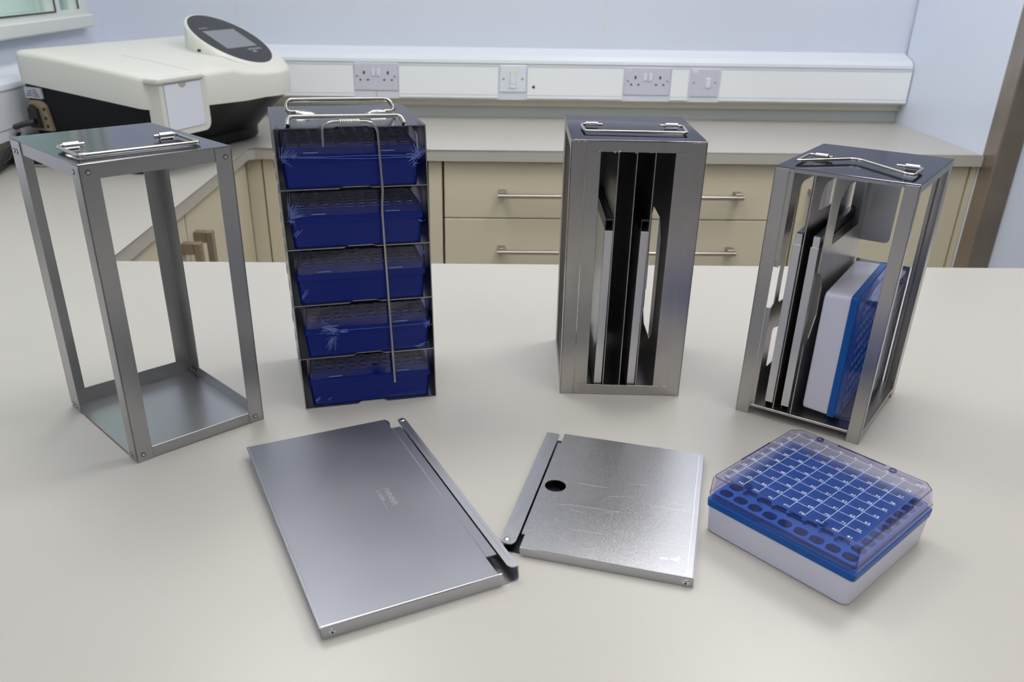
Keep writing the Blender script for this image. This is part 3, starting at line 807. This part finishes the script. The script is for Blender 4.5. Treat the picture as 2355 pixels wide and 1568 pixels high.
# ================================================================= slim trays (standing) in racks C and D
def slim_tray(label, loc, rz, w, d, h, group, cap_in=0., fnc=None):
    """box-section tray on edge: w across, d deep, h high (mm)"""
    r = root('slim_tray', label, 'tray', loc, rz, group)
    bm = new()
    box(bm, 0, w, 0, d, 5, h-14, .5, 2)
    build('tray_body', bm, M['tray_face'], r, fn=mm)
    bm = new()  # folded channel on top
    t = .9
    c0, c1 = cap_in, w-.2
    prism(bm, [(c0, h-14), (c0+t, h-14), (c0+t, h-3-t), (c1-t, h-3-t), (c1-t, h-14), (c1, h-14), (c1, h-3), (c1-.6, h-2), (c0+.6, h-2), (c0, h-3)], 3, d-3, 'y')
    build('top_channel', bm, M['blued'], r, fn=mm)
    if cap_in:
        bm = new(); box(bm, cap_in-.2, w-.3, .8, 3.2, h-16.5, h-3.2, .5, 2); build('end_cap', bm, M['tray_face'], r, fn=mm)
    bm = new(); prism(bm, [(.2, 5), (.2, -3.0+3), (1.0, 0), (1.0, 4.9), (w-1.0, 4.9), (w-1.0, 0), (w-.2, 0), (w-.2, 5)], 3, d-3, 'y')
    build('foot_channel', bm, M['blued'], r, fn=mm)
    return r

# ================================================================= C : slotted rack
b = BX['C']; fC = skewfn(b); Wd, Dp, Hh = 135.1, 152.9, 282.9
rC = root('slotted_rack', 'steel rack facing forward with a dark slotted inside holding two slim trays', 'storage rack', (b[0], b[1], 0), b[2])
bm = new(); box(bm, 0, Wd, 0, Dp, Hh-1.3, Hh, .7, 3); build('top_plate', bm, M['steel_top_c'], rC, fn=fC, smooth=40)
def angle_post(parent, f, mat, cu, cv, su, sv, wu, wv, z0, z1, t=1.3):
    bm = new()
    a, c = sorted((cu, cu+su*wu)); box(bm, a, c, *sorted((cv, cv+sv*t)), z0, z1, .3, 1)
    a, c = sorted((cv, cv+sv*wv)); box(bm, *sorted((cu, cu+su*t)), a, c, z0, z1, .3, 1)
    return build('post', bm, M[mat], parent, fn=f)
for cu, cv, su, sv in ((0, 0, 1, 1), (Wd, 0, -1, 1), (0, Dp, 1, -1), (Wd, Dp, -1, -1)):
    angle_post(rC, fC, 'steel_weld', cu, cv, su, sv, 15.2, 15.2 if cv == 0 else 26, 0, Hh-1.4)
for v0, v1 in ((.2, 1.4), (Dp-1.4, Dp-.2)):
    bm = new(); box(bm, 15.3, Wd-14.2, v0, v1, Hh-11.8, Hh-1.4, .3, 1); build('top_rail', bm, M['steel_weld'], rC, fn=fC)
    bm = new(); box(bm, 15.3, Wd-14.2, v0, v1, .2, 12.2, .3, 1); build('bottom_rail', bm, M['steel_weld'], rC, fn=fC)
for u0, u1 in ((.2, 1.3), (Wd-1.3, Wd-.2)):
    bm = new(); box(bm, u0, u1, 15.3, Dp-26, Hh-11, Hh-1.4); build('side_rail', bm, M['steel_weld'], rC, fn=fC); bm = new(); box(bm, u0, u1, 15.3, Dp-26, .2, 11); build('side_rail', bm, M['steel_weld'], rC, fn=fC)
bm = new(); box(bm, 1.5, Wd-1.5, 1.5, Dp-1.5, .3, 1.5); build('floor_plate', bm, M['steel_weld'], rC, fn=fC)
# inner channels
for (uf, uw, up) in ((15.6, 30.2, 29.2), (104.8, 120.2, 104.8)):
    bm = new(); box(bm, uf, uw, .3, 1.4, 12.3, Hh-11.9, .3, 1)
    hole = [(41, 60), (56, 46), (104, 46), (119, 60), (119, 176), (108, 190), (60, 190), (41, 172)] if up > 60 else [(22, 60), (34, 46), (120, 46), (130, 60), (130, 200), (120, 222), (34, 222), (22, 205)]
    prism(bm, rr(1.4, 1.6, Dp-2.2, Hh-1.5), up, up+1, 'x', holes=[hole])
    build('inner_channel', bm, M['steel_weld'], rC, fn=fC)
for u in (48.4, 66.8, 85.3):
    bm = new(); prism(bm, rr(2.0, 1.6, Dp-2.2, Hh-1.5), u-.5, u+.5, 'x'); build('divider', bm, M['steel'], rC, fn=fC)
bm = new(); box(bm, 31, 104, Dp-2.1, Dp-1.3, 12, Hh-12); build('back_sheet', bm, M['blued'], rC, fn=fC)  # dim reflection inside the rack put into the sheet's dark colour
bm = new()   # weld beads and stains
rnd = random.Random(3)
for (u, z, n, s) in ((6, Hh-1.2, 4, 1.4), (11, Hh-1, 3, 1.2), (127, Hh-1.2, 3, 1.2), (132, Hh-1, 3, 1.2), (44, Hh-12, 4, 1.0), (47, Hh-11.5, 2, 1.2), (64, Hh-12, 3, .8), (80, Hh-12, 3, .8),
                     (27, Hh-12, 3, .8), (110, Hh-12.2, 3, .9), (21, 12.4, 3, .9), (38, 11.8, 3, .8), (60, 11.8, 3, .7), (74, 11.8, 3, .8), (113, 12, 3, 1.1)):
    for i in range(n): dome(bm, (u+rnd.uniform(-2.2, 2.2), .25, z+rnd.uniform(-.5, .5)), s*rnd.uniform(.5, 1), .7, 'y', 8, -1)
build('weld_bead', bm, M['weld'], rC, fn=fC, smooth=60)
bail(rC, fC, [(36, 69, Hh+3.3), (16, 69, Hh+3.3), (13.6, 66, Hh+3.3), (15.3, 31, Hh+3.1), (119.2, 29.5, Hh+3.1), (121, 66, Hh+3.3), (118, 69, Hh+3.3), (97, 69, Hh+3.3)], 1.55, 4)
clip(rC, fC, 18, 31, 69, Hh); clip(rC, fC, 102.5, 115.5, 69, Hh)
def Cw(bx, f):
    def g(u, v, z):
        x, y, zz = f(u, v, z); return Vector((bx[0]+math.cos(bx[2])*x-math.sin(bx[2])*y, bx[1]+math.sin(bx[2])*x+math.cos(bx[2])*y, zz))
    return g
WC = Cw(b, fC)
for u, lab in ((38.2, 'slim steel tray standing in the dark rack, nearer the white instrument'), (75.6, 'slim steel tray standing in the dark rack, beside the cut-out showing daylight')):
    slim_tray(lab, WC(u, 4, 12.6-10+2.2), b[2], 8.6, 140, 199, 'slim trays in the slotted rack')
# little folded tab
bm = new(); prism(bm, [(8, 125), (24, 131), (24, 149), (8, 152)], 86.0, 88.5, 'x'); 
build('tab', bm, M['steel'], rC, fn=fC)

# ================================================================= D : open rack with trays and white box
b = BX['D']; fD = skewfn(b); Wd, Dp, Hh = 130.1, 148.7, 267.4
rD = root('divided_rack', 'steel rack with cut-out dividers holding two slim trays and a white box', 'storage rack', (b[0], b[1], 0), b[2])
bm = new(); box(bm, 0, Wd, 0, Dp, Hh-1.2, Hh, .5, 2); 
build('top_plate', bm, M['steel_top_c'], rD, fn=fD)
bm = new(); bm.free()
for q in ((14, Wd-13, .2, 1.3, Hh-4.2), (Wd-1.3, Wd-.2, 7, Dp-16, Hh-8.4), (.2, 1.3, 6, Dp-14, Hh-8.4), (14, Wd-14, Dp-1.3, Dp-.2, Hh-6)):
    bm = new(); box(bm, *q, Hh-1.2); build('top_flange', bm, M['steel'], rD, fn=fD)
for cu, cv, su, sv, wu, wv in ((0, 0, 1, 1, 14, 6), (Wd, 0, -1, 1, 13, 7), (0, Dp, 1, -1, 14, 14), (Wd, Dp, -1, -1, 14, 16)):
    angle_post(rD, fD, 'steel_weld', cu, cv, su, sv, wu, wv, 0, Hh-1.3, 1.2)
bm = new(); box(bm, 1.5, Wd-1.5, 1.3, Dp-1.5, 11.2, 12.4); box(bm, 14, Wd-13, .3, 1.3, 9.6, 12.4, .3, 1); box(bm, Wd-1.3, Wd-.2, 8, Dp-17, 8, 12.4)
build('shelf', bm, M['steel_weld'], rD, fn=fD)
def win(pts, r=6): # rounded polygon
    P = [Vector((p[0], p[1], 0)) for p in pts]; out = []
    n = len(P)
    for i in range(n):
        a, c, e = P[i-1], P[i], P[(i+1) % n]
        d0, d1 = a-c, e-c; k = min(r, d0.length*.45, d1.length*.45)
        p0, p1 = c+d0.normalized()*k, c+d1.normalized()*k
        for j in range(5):
            t = j/4; q = (1-t)**2*p0+2*t*(1-t)*c+t*t*p1; out.append((q.x, q.y))
    return out
bm = new()
prism(bm, [(1.6, 12.5), (Dp-2, 12.5), (Dp-2, Hh-1.4), (1.6, Hh-1.4), (1.6, 170), (12, 168), (10, 128), (1.6, 124)], 17.6, 18.7, 'x',
      holes=[win([(22, 178), (24, 240), (34, 249), (128, 249), (128, 150), (60, 122), (22, 124)], 6), win([(20, 50), (40, 50), (120, 50), (124, 98), (38, 92), (20, 96)], 5)])
box(bm, 14, 18.6, 1.4, 2.4, 168, Hh-1.4); box(bm, 14, 18.6, 1.4, 2.4, 12.5, 124)
build('side_sheet', bm, M['steel_weld'], rD, fn=fD)
bm = new(); prism(bm, rr(2, 12.5, Dp-2, Hh-1.4), 38.2, 39.2, 'x', holes=[win([(30, 222), (32, 240), (42, 249), (122, 249), (122, 222)], 5)]); build('divider', bm, M['steel_weld'], rD, fn=fD)
bm = new(); prism(bm, [(2, 12.5), (Dp-2, 12.5), (Dp-2, Hh-1.4), (2, Hh-1.4), (2, 170), (16, 164), (25, 150), (27, 118), (14, 96), (2, 92)], 57, 58, 'x',
                  holes=[win([(29, 192), (31, 236), (46, 247), (126, 247), (126, 192)], 6)]); build('divider', bm, M['steel_weld'], rD, fn=fD)
bm = new(); prism(bm, rr(42, 171, 88, Hh-1.4, [5, 5, 0, 0], 4), Dp-2.6, Dp-1.5, 'y'); build('back_plate', bm, M['steel'], rD, fn=fD)
bm = new(); box(bm, 54.6, 56.6, Dp-3.6, Dp-2.7, 171, Hh-2); build('back_fold', bm, M['steel'], rD, fn=fD)
bm = new(); prism(bm, rr(59, 12.5, Wd-15, 150), Dp-2.6, Dp-1.5, 'y')
build('back_plate', bm, M['steel'], rD, fn=fD)
bm = new(); box(bm, Wd-7.5, Wd-6.5, Dp-30, Dp-16.5, 12.5, Hh-1.4); build('inner_strip', bm, M['steel_weld'], rD, fn=fD)
bm = new(); rnd = random.Random(5)
for (u, z, n, s) in ((15, Hh-4, 3, .8), (30, 11.6, 4, .7), (40, 11.6, 4, .7), (58, 11.8, 4, .7), (113, 11, 3, .9), (15.5, 13, 3, .9)):
    for i in range(n): dome(bm, (u+rnd.uniform(-2, 2), .35, z+rnd.uniform(-.5, .5)), s*rnd.uniform(.5, 1), .6, 'y', 8, -1)
build('weld_bead', bm, M['weld'], rD, fn=fD, smooth=60); bm = new()
for i in range(4): dome(bm, (15.5, 1.3, 170+i*1.6), 1.1, .7, 'y', 8, -1)
build('weld_bead', bm, M['weld'], rD, fn=fD, smooth=60)
bail(rD, fD, [(36, 58.5, Hh+3), (12, 62, Hh+3), (12.8, 21, Hh+3), (54, 64, Hh+3.2), (62, 62, Hh+3.4), (112, 23.5, Hh+3.2), (118.5, 23.5, Hh+3.2), (118.5, 58, Hh+3.2), (95, 60, Hh+3)], 1.5, 4)
clip(rD, fD, 19.5, 31.5, 58.5, Hh, 3.0, 'steel'); clip(rD, fD, 103, 115.5, 59.5, Hh, 3.0, 'steel')
WD = Cw(b, fD)
for u, lab in ((28.2, 'slim steel tray standing in the divided rack, farther from the white box'), (45.4, 'slim steel tray standing in the divided rack, right next to the white box')):
    slim_tray(lab, WD(u, 5, 12.9), b[2], 8.3, 140, 194.5, 'slim trays in the divided rack', 1.3)

# ================================================================= 81-place boxes
def text_mesh(strings, size):
    """dict string -> list of (verts, faces) from the built-in font"""
    out = {}
    for s in strings:
        c = bpy.data.curves.new('t', 'FONT'); c.body = s; c.size = size; c.align_x = 'RIGHT'; c.resolution_u = 2
        o = bpy.data.objects.new('t', c); COL.objects.link(o)
        dg = bpy.context.evaluated_depsgraph_get(); dg.update()
        me = bpy.data.meshes.new_from_object(o.evaluated_get(dg))
        out[s] = ([v.co.copy() for v in me.vertices], [list(p.vertices) for p in me.polygons])
        bpy.data.objects.remove(o); bpy.data.curves.remove(c); bpy.data.meshes.remove(me)
    return out
DIG = text_mesh([str(i) for i in range(1, 82)], 3.7)
def stamp(bm, glyph, x, y, z, h=.12, rot=0, sx=1.25):
    vs, fs = glyph; c, s = math.cos(rot), math.sin(rot)
    f = lambda p, zz: (x+c*p.x*sx-s*p.y, y+s*p.x*sx+c*p.y, zz)
    top = [bm.verts.new(f(p, z+h)) for p in vs]
    for q in fs:
        try: bm.faces.new([top[i] for i in q])
        except ValueError: pass
def cryobox(label, group=None):
    r = root('cryo_box', label, 'storage box', group=group)
    w = 133.; ch = [2, 2, 7, 7]
    P = lambda d, rad=4: rr(d, d, w-d, w-d, rad, 4)
    bm = new(); loft(bm, [ringz(P(2.4, 6), 0), ringz(P(1.4, 6), 1.2), ringz(P(.6, 4), 25.7), ringz(P(2.4, 4), 25.7), ringz(P(3.6, 4), 2.2)])
    build('box_base', bm, M['white_pl'], r, fn=mm, smooth=30)
    bm = new()
    loft(bm, [ringz(P(0, 3), 25.6), ringz(P(-.4, 3), 32.2), ringz(P(.1, 3), 32.6), ringz(P(1.6, 3), 32.6), ringz(P(1.8, 3), 33.6), ringz(P(3, 3), 33.6), ringz(P(3, 3), 25.6)], closed=True)
    rim = build('insert_rim', bm, M['azure'], r, fn=mm)
    bm = new(); n = 9; p = (w-2*4.2)/n; holes = []
    for i in range(n):
        for j in range(n):
            c = (4.2+p*(i+.5), 4.2+p*(j+.5)); holes.append(rr(c[0]-5.7, c[1]-5.2, c[0]+5.7, c[1]+5.2, 4.0, 3))
    prism(bm, P(3.0, 3), 26, 37.6, 'z', holes=holes)
    build('divider_insert', bm, M['azure2'], r, fn=mm, smooth=25)
    q = 4.2+p+.3
    bm = new(); box(bm, q, w-q, q, w-q, 32.5, 34); build('cell_floor', bm, M['azure2'], r, fn=mm)
    # lid
    bm = new()
    def Q(d, c2): return rr(d, d, w-d, w-d, [2.0, 2.0, c2, c2], 1)
    loft(bm, [ringz(Q(1.4, 3), 33.2), ringz(Q(.2, 3), 33.2), ringz(Q(.2, 3), 37.5), ringz(Q(.7, 3), 38), ringz(Q(1.6, 7.5), 53.2), ringz(Q(3.0, 7.5), 54.8), ringz(Q(7.5, 5), 54.8), ringz(Q(7.5, 5), 53.4), ringz(Q(3.2, 7.5), 53.4), ringz(Q(1.9, 3), 38)], closed=True)
    lid = build('clear_lid', bm, M['clear_violet'], r, fn=mm)
    bm = new(); prism(bm, Q(7.6, 5), 53.5, 54.8, 'z'); build('lid_panel', bm, M['frost'], lid, fn=mm)
    bm = new()
    e = Q(2.2, 7.5)
    for a, c in zip(e, e[1:]+e[:1]): tube(bm, [(a[0], a[1], 54.2), (c[0], c[1], 54.2)], .35, 6)
    e = Q(.3, 3)
    for a, c in zip(e, e[1:]+e[:1]): tube(bm, [(a[0], a[1], 37.8), (c[0], c[1], 37.8)], .22, 6)
    for x, y in ((w-2, 2), (2, 2)): tube(bm, [(x+(1 if x > 9 else -1)*.6, y-.6, 38), (x, y, 53.6)], .3, 6)
    for a, c in (((44, 1.6), (88, 1.6)), ((44, w-1.6), (88, w-1.6)), ((1.6, 44), (1.6, 88)), ((w-1.6, 44), (w-1.6, 88))):
        tube(bm, [(a[0], a[1], 53.6), (c[0], c[1], 53.6)], .75, 6)
    build('lid_edge', bm, M['lid_edge'], lid, fn=mm, smooth=60)
    bm = new()
    for c in ((28.6, 127.5), (95.9, 127.5), (29.8, 11.0), (96.2, 11.0)):
        loft(bm, [ringz(circ(c[0], c[1], 3.2, 20), 55.0), ringz(circ(c[0], c[1], 3.4, 20), 53.2), ringz(circ(c[0], c[1], 2.6, 20), 53.2), ringz(circ(c[0], c[1], 2.6, 20), 55.0)], closed=True)
    build('vent_hole', bm, M['lid_edge'], lid, fn=mm)
    bm = new(); zt = 54.86; g = 13.9; u0, v0 = 12.2, 21.0; t = .15
    for k in range(8):
        x = u0+g*k; box(bm, x-t, x+t, 8.5, 121, zt, zt+.1)
        y = v0+g*k; box(bm, 3.5, u0+g*7+12.4, y-t, y+t, zt, zt+.1)
    for rr_ in range(9):
        for c in range(9):
            num = 9*(8-rr_)+c+1
            xx = u0+g*c-.8 if c < 8 else u0+g*7+11.6
            yy = v0+g*(rr_-1)+.9 if rr_ else 8.6
            stamp(bm, DIG[str(num)], xx, yy, zt, .1, 0, 1.2)
    cx_, cy_ = 124, 121
    for a in range(6):
        a0 = a*PI/3; tube(bm, [(cx_+2.6*math.cos(a0), cy_+2.6*math.sin(a0), zt), (cx_+2.6*math.cos(a0+.8), cy_+2.6*math.sin(a0+.8), zt)], .25, 4)
    box(bm, cx_-2.8, cx_+2.8, cy_-.25, cy_+.25, zt, zt+.1); box(bm, cx_-.25, cx_+.25, cy_-2.4, cy_+2.4, zt, zt+.1)
    build('printed_grid', bm, M['print_white'], lid, fn=mm)
    return r
b = BX['E']
cb = cryobox('white and blue box with a numbered clear lid lying flat on the worktop')
cb.location = (b[0], b[1], 0); cb.rotation_euler = (0, 0, b[2]-.008)
bpy.context.view_layer.update(); idx(cb)
cb2 = copytree(cb)
cb2['label'] = 'white and blue grid-lidded box standing on edge inside the divided rack'
b = BX['D']
# local: box z -> +u, box x -> v, box y -> z
o = WD(66.6, 7.5, 18.0)
U = Vector((math.cos(b[2]), math.sin(b[2]), 0)); V = Vector((-math.sin(b[2]), math.cos(b[2]), 0)); Z = Vector((0, 0, 1))
cb2.matrix_world = Matrix(((V.x, Z.x, U.x, o.x), (V.y, Z.y, U.y, o.y), (V.z, Z.z, U.z, o.z), (0, 0, 0, 1)))

# ================================================================= F : large tray-like panel
b = BX['F']; fF = skewfn(b); Hh = 12.2
rF = root('large_panel_tray', 'large satin steel panel tray with a hinged bar along its long edge, lying nearest', 'panel tray', (b[0], b[1], 0), b[2])
bm = new()
prism(bm, [(0, 0), (139.8, 0), (139.8, 270.5), (0, 270.5)], Hh-1.1, Hh, 'z')
box(bm, 141.6, 149.6, 24.5, 251, 10.7, 11.8)
loft(bm, [[(139.8, y, Hh-1.1), (139.8, y, Hh), (141.6, y, 11.8), (141.6, y, 10.7)] for y in (24.5, 251)])
es = [e for e in bm.edges if all(abs(v.co.z-Hh) < 1e-4 and (v.co.x < .1 or v.co.y < .1 or v.co.y > 270) for v in e.verts) and (abs(e.verts[0].co.x-e.verts[1].co.x) < 1e-4 and e.verts[0].co.x < .1 or abs(e.verts[0].co.y-e.verts[1].co.y) < 1e-4)]
bmesh.ops.bevel(bm, geom=es, offset=.9, segments=3, affect='EDGES')
build('top_sheet', bm, M['steel_satin_f'], rF, fn=fF, smooth=40)
bm = new(); prism(bm, rr(.4, .3, 144, Hh-.7, [1.5, 4, 4, 0], 5), .0, 1.0, 'y'); build('front_flange', bm, M['steel_matte'], rF, fn=fF)
bm = new(); prism(bm, rr(.4, .3, 144, Hh-.7, [1.5, 4, 5, 0], 5), 269.5, 270.5, 'y'); build('back_flange', bm, M['steel_matte'], rF, fn=fF)
bm = new(); box(bm, 0, 1.0, 1, 269.5, .3, Hh-.6); build('side_flange', bm, M['steel_matte'], rF, fn=fF)
bm = new(); prism(bm, rr(1, 1.2, 158.8, 266, [0, 4, 4, 0], 4), 0, .9, 'z'); build('bottom_sheet', bm, M['steel_matte'], rF, fn=fF)
bm = new()
loft(bm, [ringz(rr(150.6, 3.5, 159, 265.5, [5, .8, 3, 4], 4), 11.9), ringz(rr(150.6, 3.5, 159, 265.5, [5, .8, 3, 4], 4), 12.9), ])
box(bm, 158.1, 159.2, 3.8, 263, .5, 12.5, .4, 1)
hb = build('hinged_bar', bm, M['steel_matte'], rF, fn=fF)
bm = new(); box(bm, 155.3, 155.6, 12, 255, 12.9, 13.0); build('crease_line', bm, M['steel_bright'], hb, fn=fF)
bm = new(); dome(bm, (155.2, 261, 12.8), 2.6, 1.0, 'z', 18); build('rivet', bm, M['steel_bright'], hb, fn=fF, smooth=60)
bm = new(); dome(bm, (7.6, .1, 5.6), 2.9, .9, 'y', 20, -1); rv = build('rivet', bm, M['steel_bright'], rF, fn=fF, smooth=60)
bm = new(); cyl(bm, (7.6, -1.1, 5.6), .9, .5, 'y', 12); build('rivet_bore', bm, M['black'], rv, fn=fF)
bm = new(); tube(bm, [(.6, .9, Hh-.85), (143, .9, Hh-.85)], 1.0, 12); build('rolled_edge', bm, M['steel_bright'], rF, fn=fF, smooth=60)  # bright bead added to stand in for the front bevel's highlight
bm = new(); tube(bm, [(.9, 1.5, Hh-.85), (.9, 269.5, Hh-.85)], 1.0, 12); build('rolled_edge', bm, M['steel_matte'], rF, fn=fF, smooth=60)  # same added bead down the side, in matte steel
# engraved lettering (reads towards the front edge)
EN = text_mesh(['\u039bVINN\u039b', '11 0000 .... ....'], 1)
bm = new()
stamp(bm, EN['\u039bVINN\u039b'], 97.0, 123.5, Hh, .03, -PI/2, 9.0)
for v in list(bm.verts): pass
def stamp2(bm, g, x, y, z, sx, sy):
    vs, fs = g; top = [bm.verts.new((x+p.y*sy, y-p.x*sx, z)) for p in vs]
    for q in fs:
        try: bm.faces.new([top[i] for i in q])
        except ValueError: pass
bm.free(); bm = new()
stamp2(bm, EN['\u039bVINN\u039b'], 96.5, 122.0, Hh+.03, 7.6, 7.2)
stamp2(bm, EN['11 0000 .... ....'], 89.8, 118.5, Hh+.03, 5.6, 4.6)
build('engraved_lettering', bm, M['scratch'], rF, fn=fF)

# ================================================================= G : smaller panel with thumb hole
b = BX['G']; fG = skewfn(b); Hh = 8.3
rG = root('small_panel_tray', 'scratched steel panel tray with a round finger hole and side bar', 'panel tray', (b[0], b[1], 0), b[2])
bm = new()
top = [(0, 0), (140, 0), (140, 193.2), (0, 193.2), (0, 176), (-3.4, 176), (-3.4, 109)]+[]
outer = [(0, 0), (140, 0), (140, 193.2), (0, 193.2)]
prism(bm, outer, Hh-1, Hh, 'z', holes=[circ(9.9, 97.5, 9.7, 32)])
box(bm, -3.5, -.1, 20.5, 176, Hh-2.4, Hh-1.4)
es = [e for e in bm.edges if all(abs(v.co.z-Hh) < 1e-4 and (v.co.y < .1 or v.co.x > 139.9) for v in e.verts) and (all(v.co.y < .1 for v in e.verts) or all(v.co.x > 139.9 for v in e.verts))]
bmesh.ops.bevel(bm, geom=es, offset=.8, segments=3, affect='EDGES')
build('top_sheet', bm, M['steel_spangle'], rG, fn=fG, smooth=40)
bm = new(); prism(bm, rr(-.2, .2, 140, Hh-.5, [4, 1.5, 0, 1], 5), 0, 1, 'y'); build('front_flange', bm, M['steel_matte'], rG, fn=fG)
bm = new(); box(bm, 139, 140, 1, 192.2, .3, Hh-.5); build('side_flange', bm, M['steel_matte'], rG, fn=fG)
bm = new(); prism(bm, rr(0, .2, 140, Hh-.5, [2, 1.5, 0, 1], 4), 192.2, 193.2, 'y'); build('back_flange', bm, M['steel_matte'], rG, fn=fG)
bm = new(); prism(bm, rr(-16.5, 3, 139, 191, [4, 0, 0, 2], 4), 0, .8, 'z'); build('bottom_sheet', bm, M['blued'], rG, fn=fG)
bm = new(); prism(bm, rr(-17.7, 1.5, -4.6, 190, [5.5, 5.5, 2.5, 1.2], 5), Hh, Hh+1.0, 'z')
box(bm, -17.6, -16.6, 14, 188, 1, Hh, .3, 1)
hb = build('hinged_bar', bm, M['steel_spangle'], rG, fn=fG)
bm = new(); dome(bm, (-12.6, 7.5, Hh+.9), 2.5, 1.1, 'z', 18); build('rivet', bm, M['steel_bright'], hb, fn=fG, smooth=60)
bm = new(); dome(bm, (134.0, .1, 3.6), 3.0, .9, 'y', 20, -1); rv = build('rivet', bm, M['steel_bright'], rG, fn=fG, smooth=60)
bm = new(); cyl(bm, (134.0, -1.2, 3.6), .9, .5, 'y', 12); build('rivet_bore', bm, M['black'], rv, fn=fG)
bm = new(); tube(bm, [(-.1, .8, Hh-.8), (139.5, .8, Hh-.8)], .95, 12); build('rolled_edge', bm, M['steel_bright'], rG, fn=fG, smooth=60)  # highlight along the front edge built as a bright bead
bm = new(); rnd = random.Random(11)
box(bm, 134.6, 134.95, 3, 190, Hh, Hh+.03)
for (x, y, l, a) in ((40, 72, 34, 2), (52, 80, 14, 60), (30, 64, 12, -8), (95, 90, 38, 4), (60, 95, 22, 10), (38, 36, 24, 4), (70, 34, 12, -12), (100, 92, 40, -3), (112, 100, 20, 0), (20, 70, 20, 6),
                     (92, 38, 24, 2), (64, 60, 10, 75), (30, 108, 26, 0), (75, 120, 18, 5), (50, 12, 14, 20), (85, 10, 20, -4), (110, 60, 12, 30)):
    a = math.radians(a); c = (x+l/2*math.cos(a), y+l/2*math.sin(a)+rnd.uniform(-1, 1))
    tube(bm, [(x, y, Hh), (c[0], c[1], Hh), (x+l*math.cos(a), y+l*math.sin(a), Hh)], .07, 4)
prism(bm, [(112, 18), (118, 18.8), (118, 20.4), (112, 20)], Hh, Hh+.04, 'z'); prism(bm, [(120, 20), (127, 18), (127.4, 27), (126, 24)], Hh, Hh+.04, 'z')
build('scratches', bm, M['scratch'], rG, fn=fG)

# ================================================================= LIGHTS
def ceiling_light(x, y, label, s, w=.6, l=.6):
    r = root('ceiling_light', label, 'ceiling light', (x, y, ZC))
    bm = new(); prism(bm, rr(-w/2-.02, -l/2-.02, w/2+.02, l/2+.02), -.02, -.0005, 'z', holes=[rr(-w/2, -l/2, w/2, l/2)]); build('frame', bm, M['trunk'], r)
    bm = new(); box(bm, -w/2, w/2, -l/2, l/2, -.014, -.004); build('diffuser', bm, emit_mat('led_diffuser', (1, .995, .985, 1), s), r)
LS = 10.
ceiling_light(.95, 1.5, 'square ceiling light panel over the walkway, by the tall cabinet side', LS*1.55)
ceiling_light(-.55, 1.5, 'square ceiling light panel over the window-side bench', LS*1.35)
ceiling_light(.95, .15, 'square ceiling light panel over the near worktop edge', LS*.6)
ceiling_light(.2, .85, 'square ceiling light panel straight above the steel racks', LS*.85)  # unseen fill added to lift the middle of the worktop
ceiling_light(-.55, .15, 'square ceiling light panel over the near worktop, window side', LS*.35)
ceiling_light(.70, 2.4, 'square ceiling light panel over the back bench', LS*.6)  # unseen fill added to brighten the rear worktop
ceiling_light(-.65, 2.4, 'square ceiling light panel over the instrument corner', LS*.2)  # weak unseen fill, added with the one over the back bench
ceiling_light(2.45, 1.5, 'square ceiling light panel beyond the tall cabinet', LS)
ceiling_light(-.35, -1.3, 'square ceiling light panel behind the viewer, by the window wall', LS*.9)
ceiling_light(1.15, -1.3, 'square ceiling light panel behind the viewer', LS*1.1)
w = bpy.data.worlds.new('room_air'); sc.world = w; w.use_nodes = True
w.node_tree.nodes['Background'].inputs[0].default_value = (.8, .85, 1, 1)
w.node_tree.nodes['Background'].inputs[1].default_value = .3

# ================================================================= CAMERA
R_ = Vector((0.99957443, -0.02467523, 0.01555898)); U_ = Vector((-0.00299972, 0.44359674, 0.89622148)); F_ = Vector((0.02901639, 0.89588675, -0.44333394))
cam = bpy.data.cameras.new('camera'); co = bpy.data.objects.new('camera', cam); COL.objects.link(co)
co.matrix_world = Matrix(((R_.x, U_.x, -F_.x, 0), (R_.y, U_.y, -F_.y, 0), (R_.z, U_.z, -F_.z, .43389662), (0, 0, 0, 1)))
cam.sensor_width = 36; cam.lens = 1907.293/W*36
cam.shift_x = 31.8266/W; cam.shift_y = 84.905/W
cam.clip_start = .02
cam.dof.use_dof = True; cam.dof.focus_distance = .85; cam.dof.aperture_fstop = 11
sc.camera = co
sc.cycles.sample_clamp_indirect = 2.5
sc.cycles.blur_glossy = .6
sc.cycles.transparent_max_bounces = 24
sc.cycles.max_bounces = 14
vs = sc.view_settings
vs.view_transform = 'Standard'; vs.look = 'None'; vs.gamma = 1; vs.use_curve_mapping = False
vs.exposure = -0.17
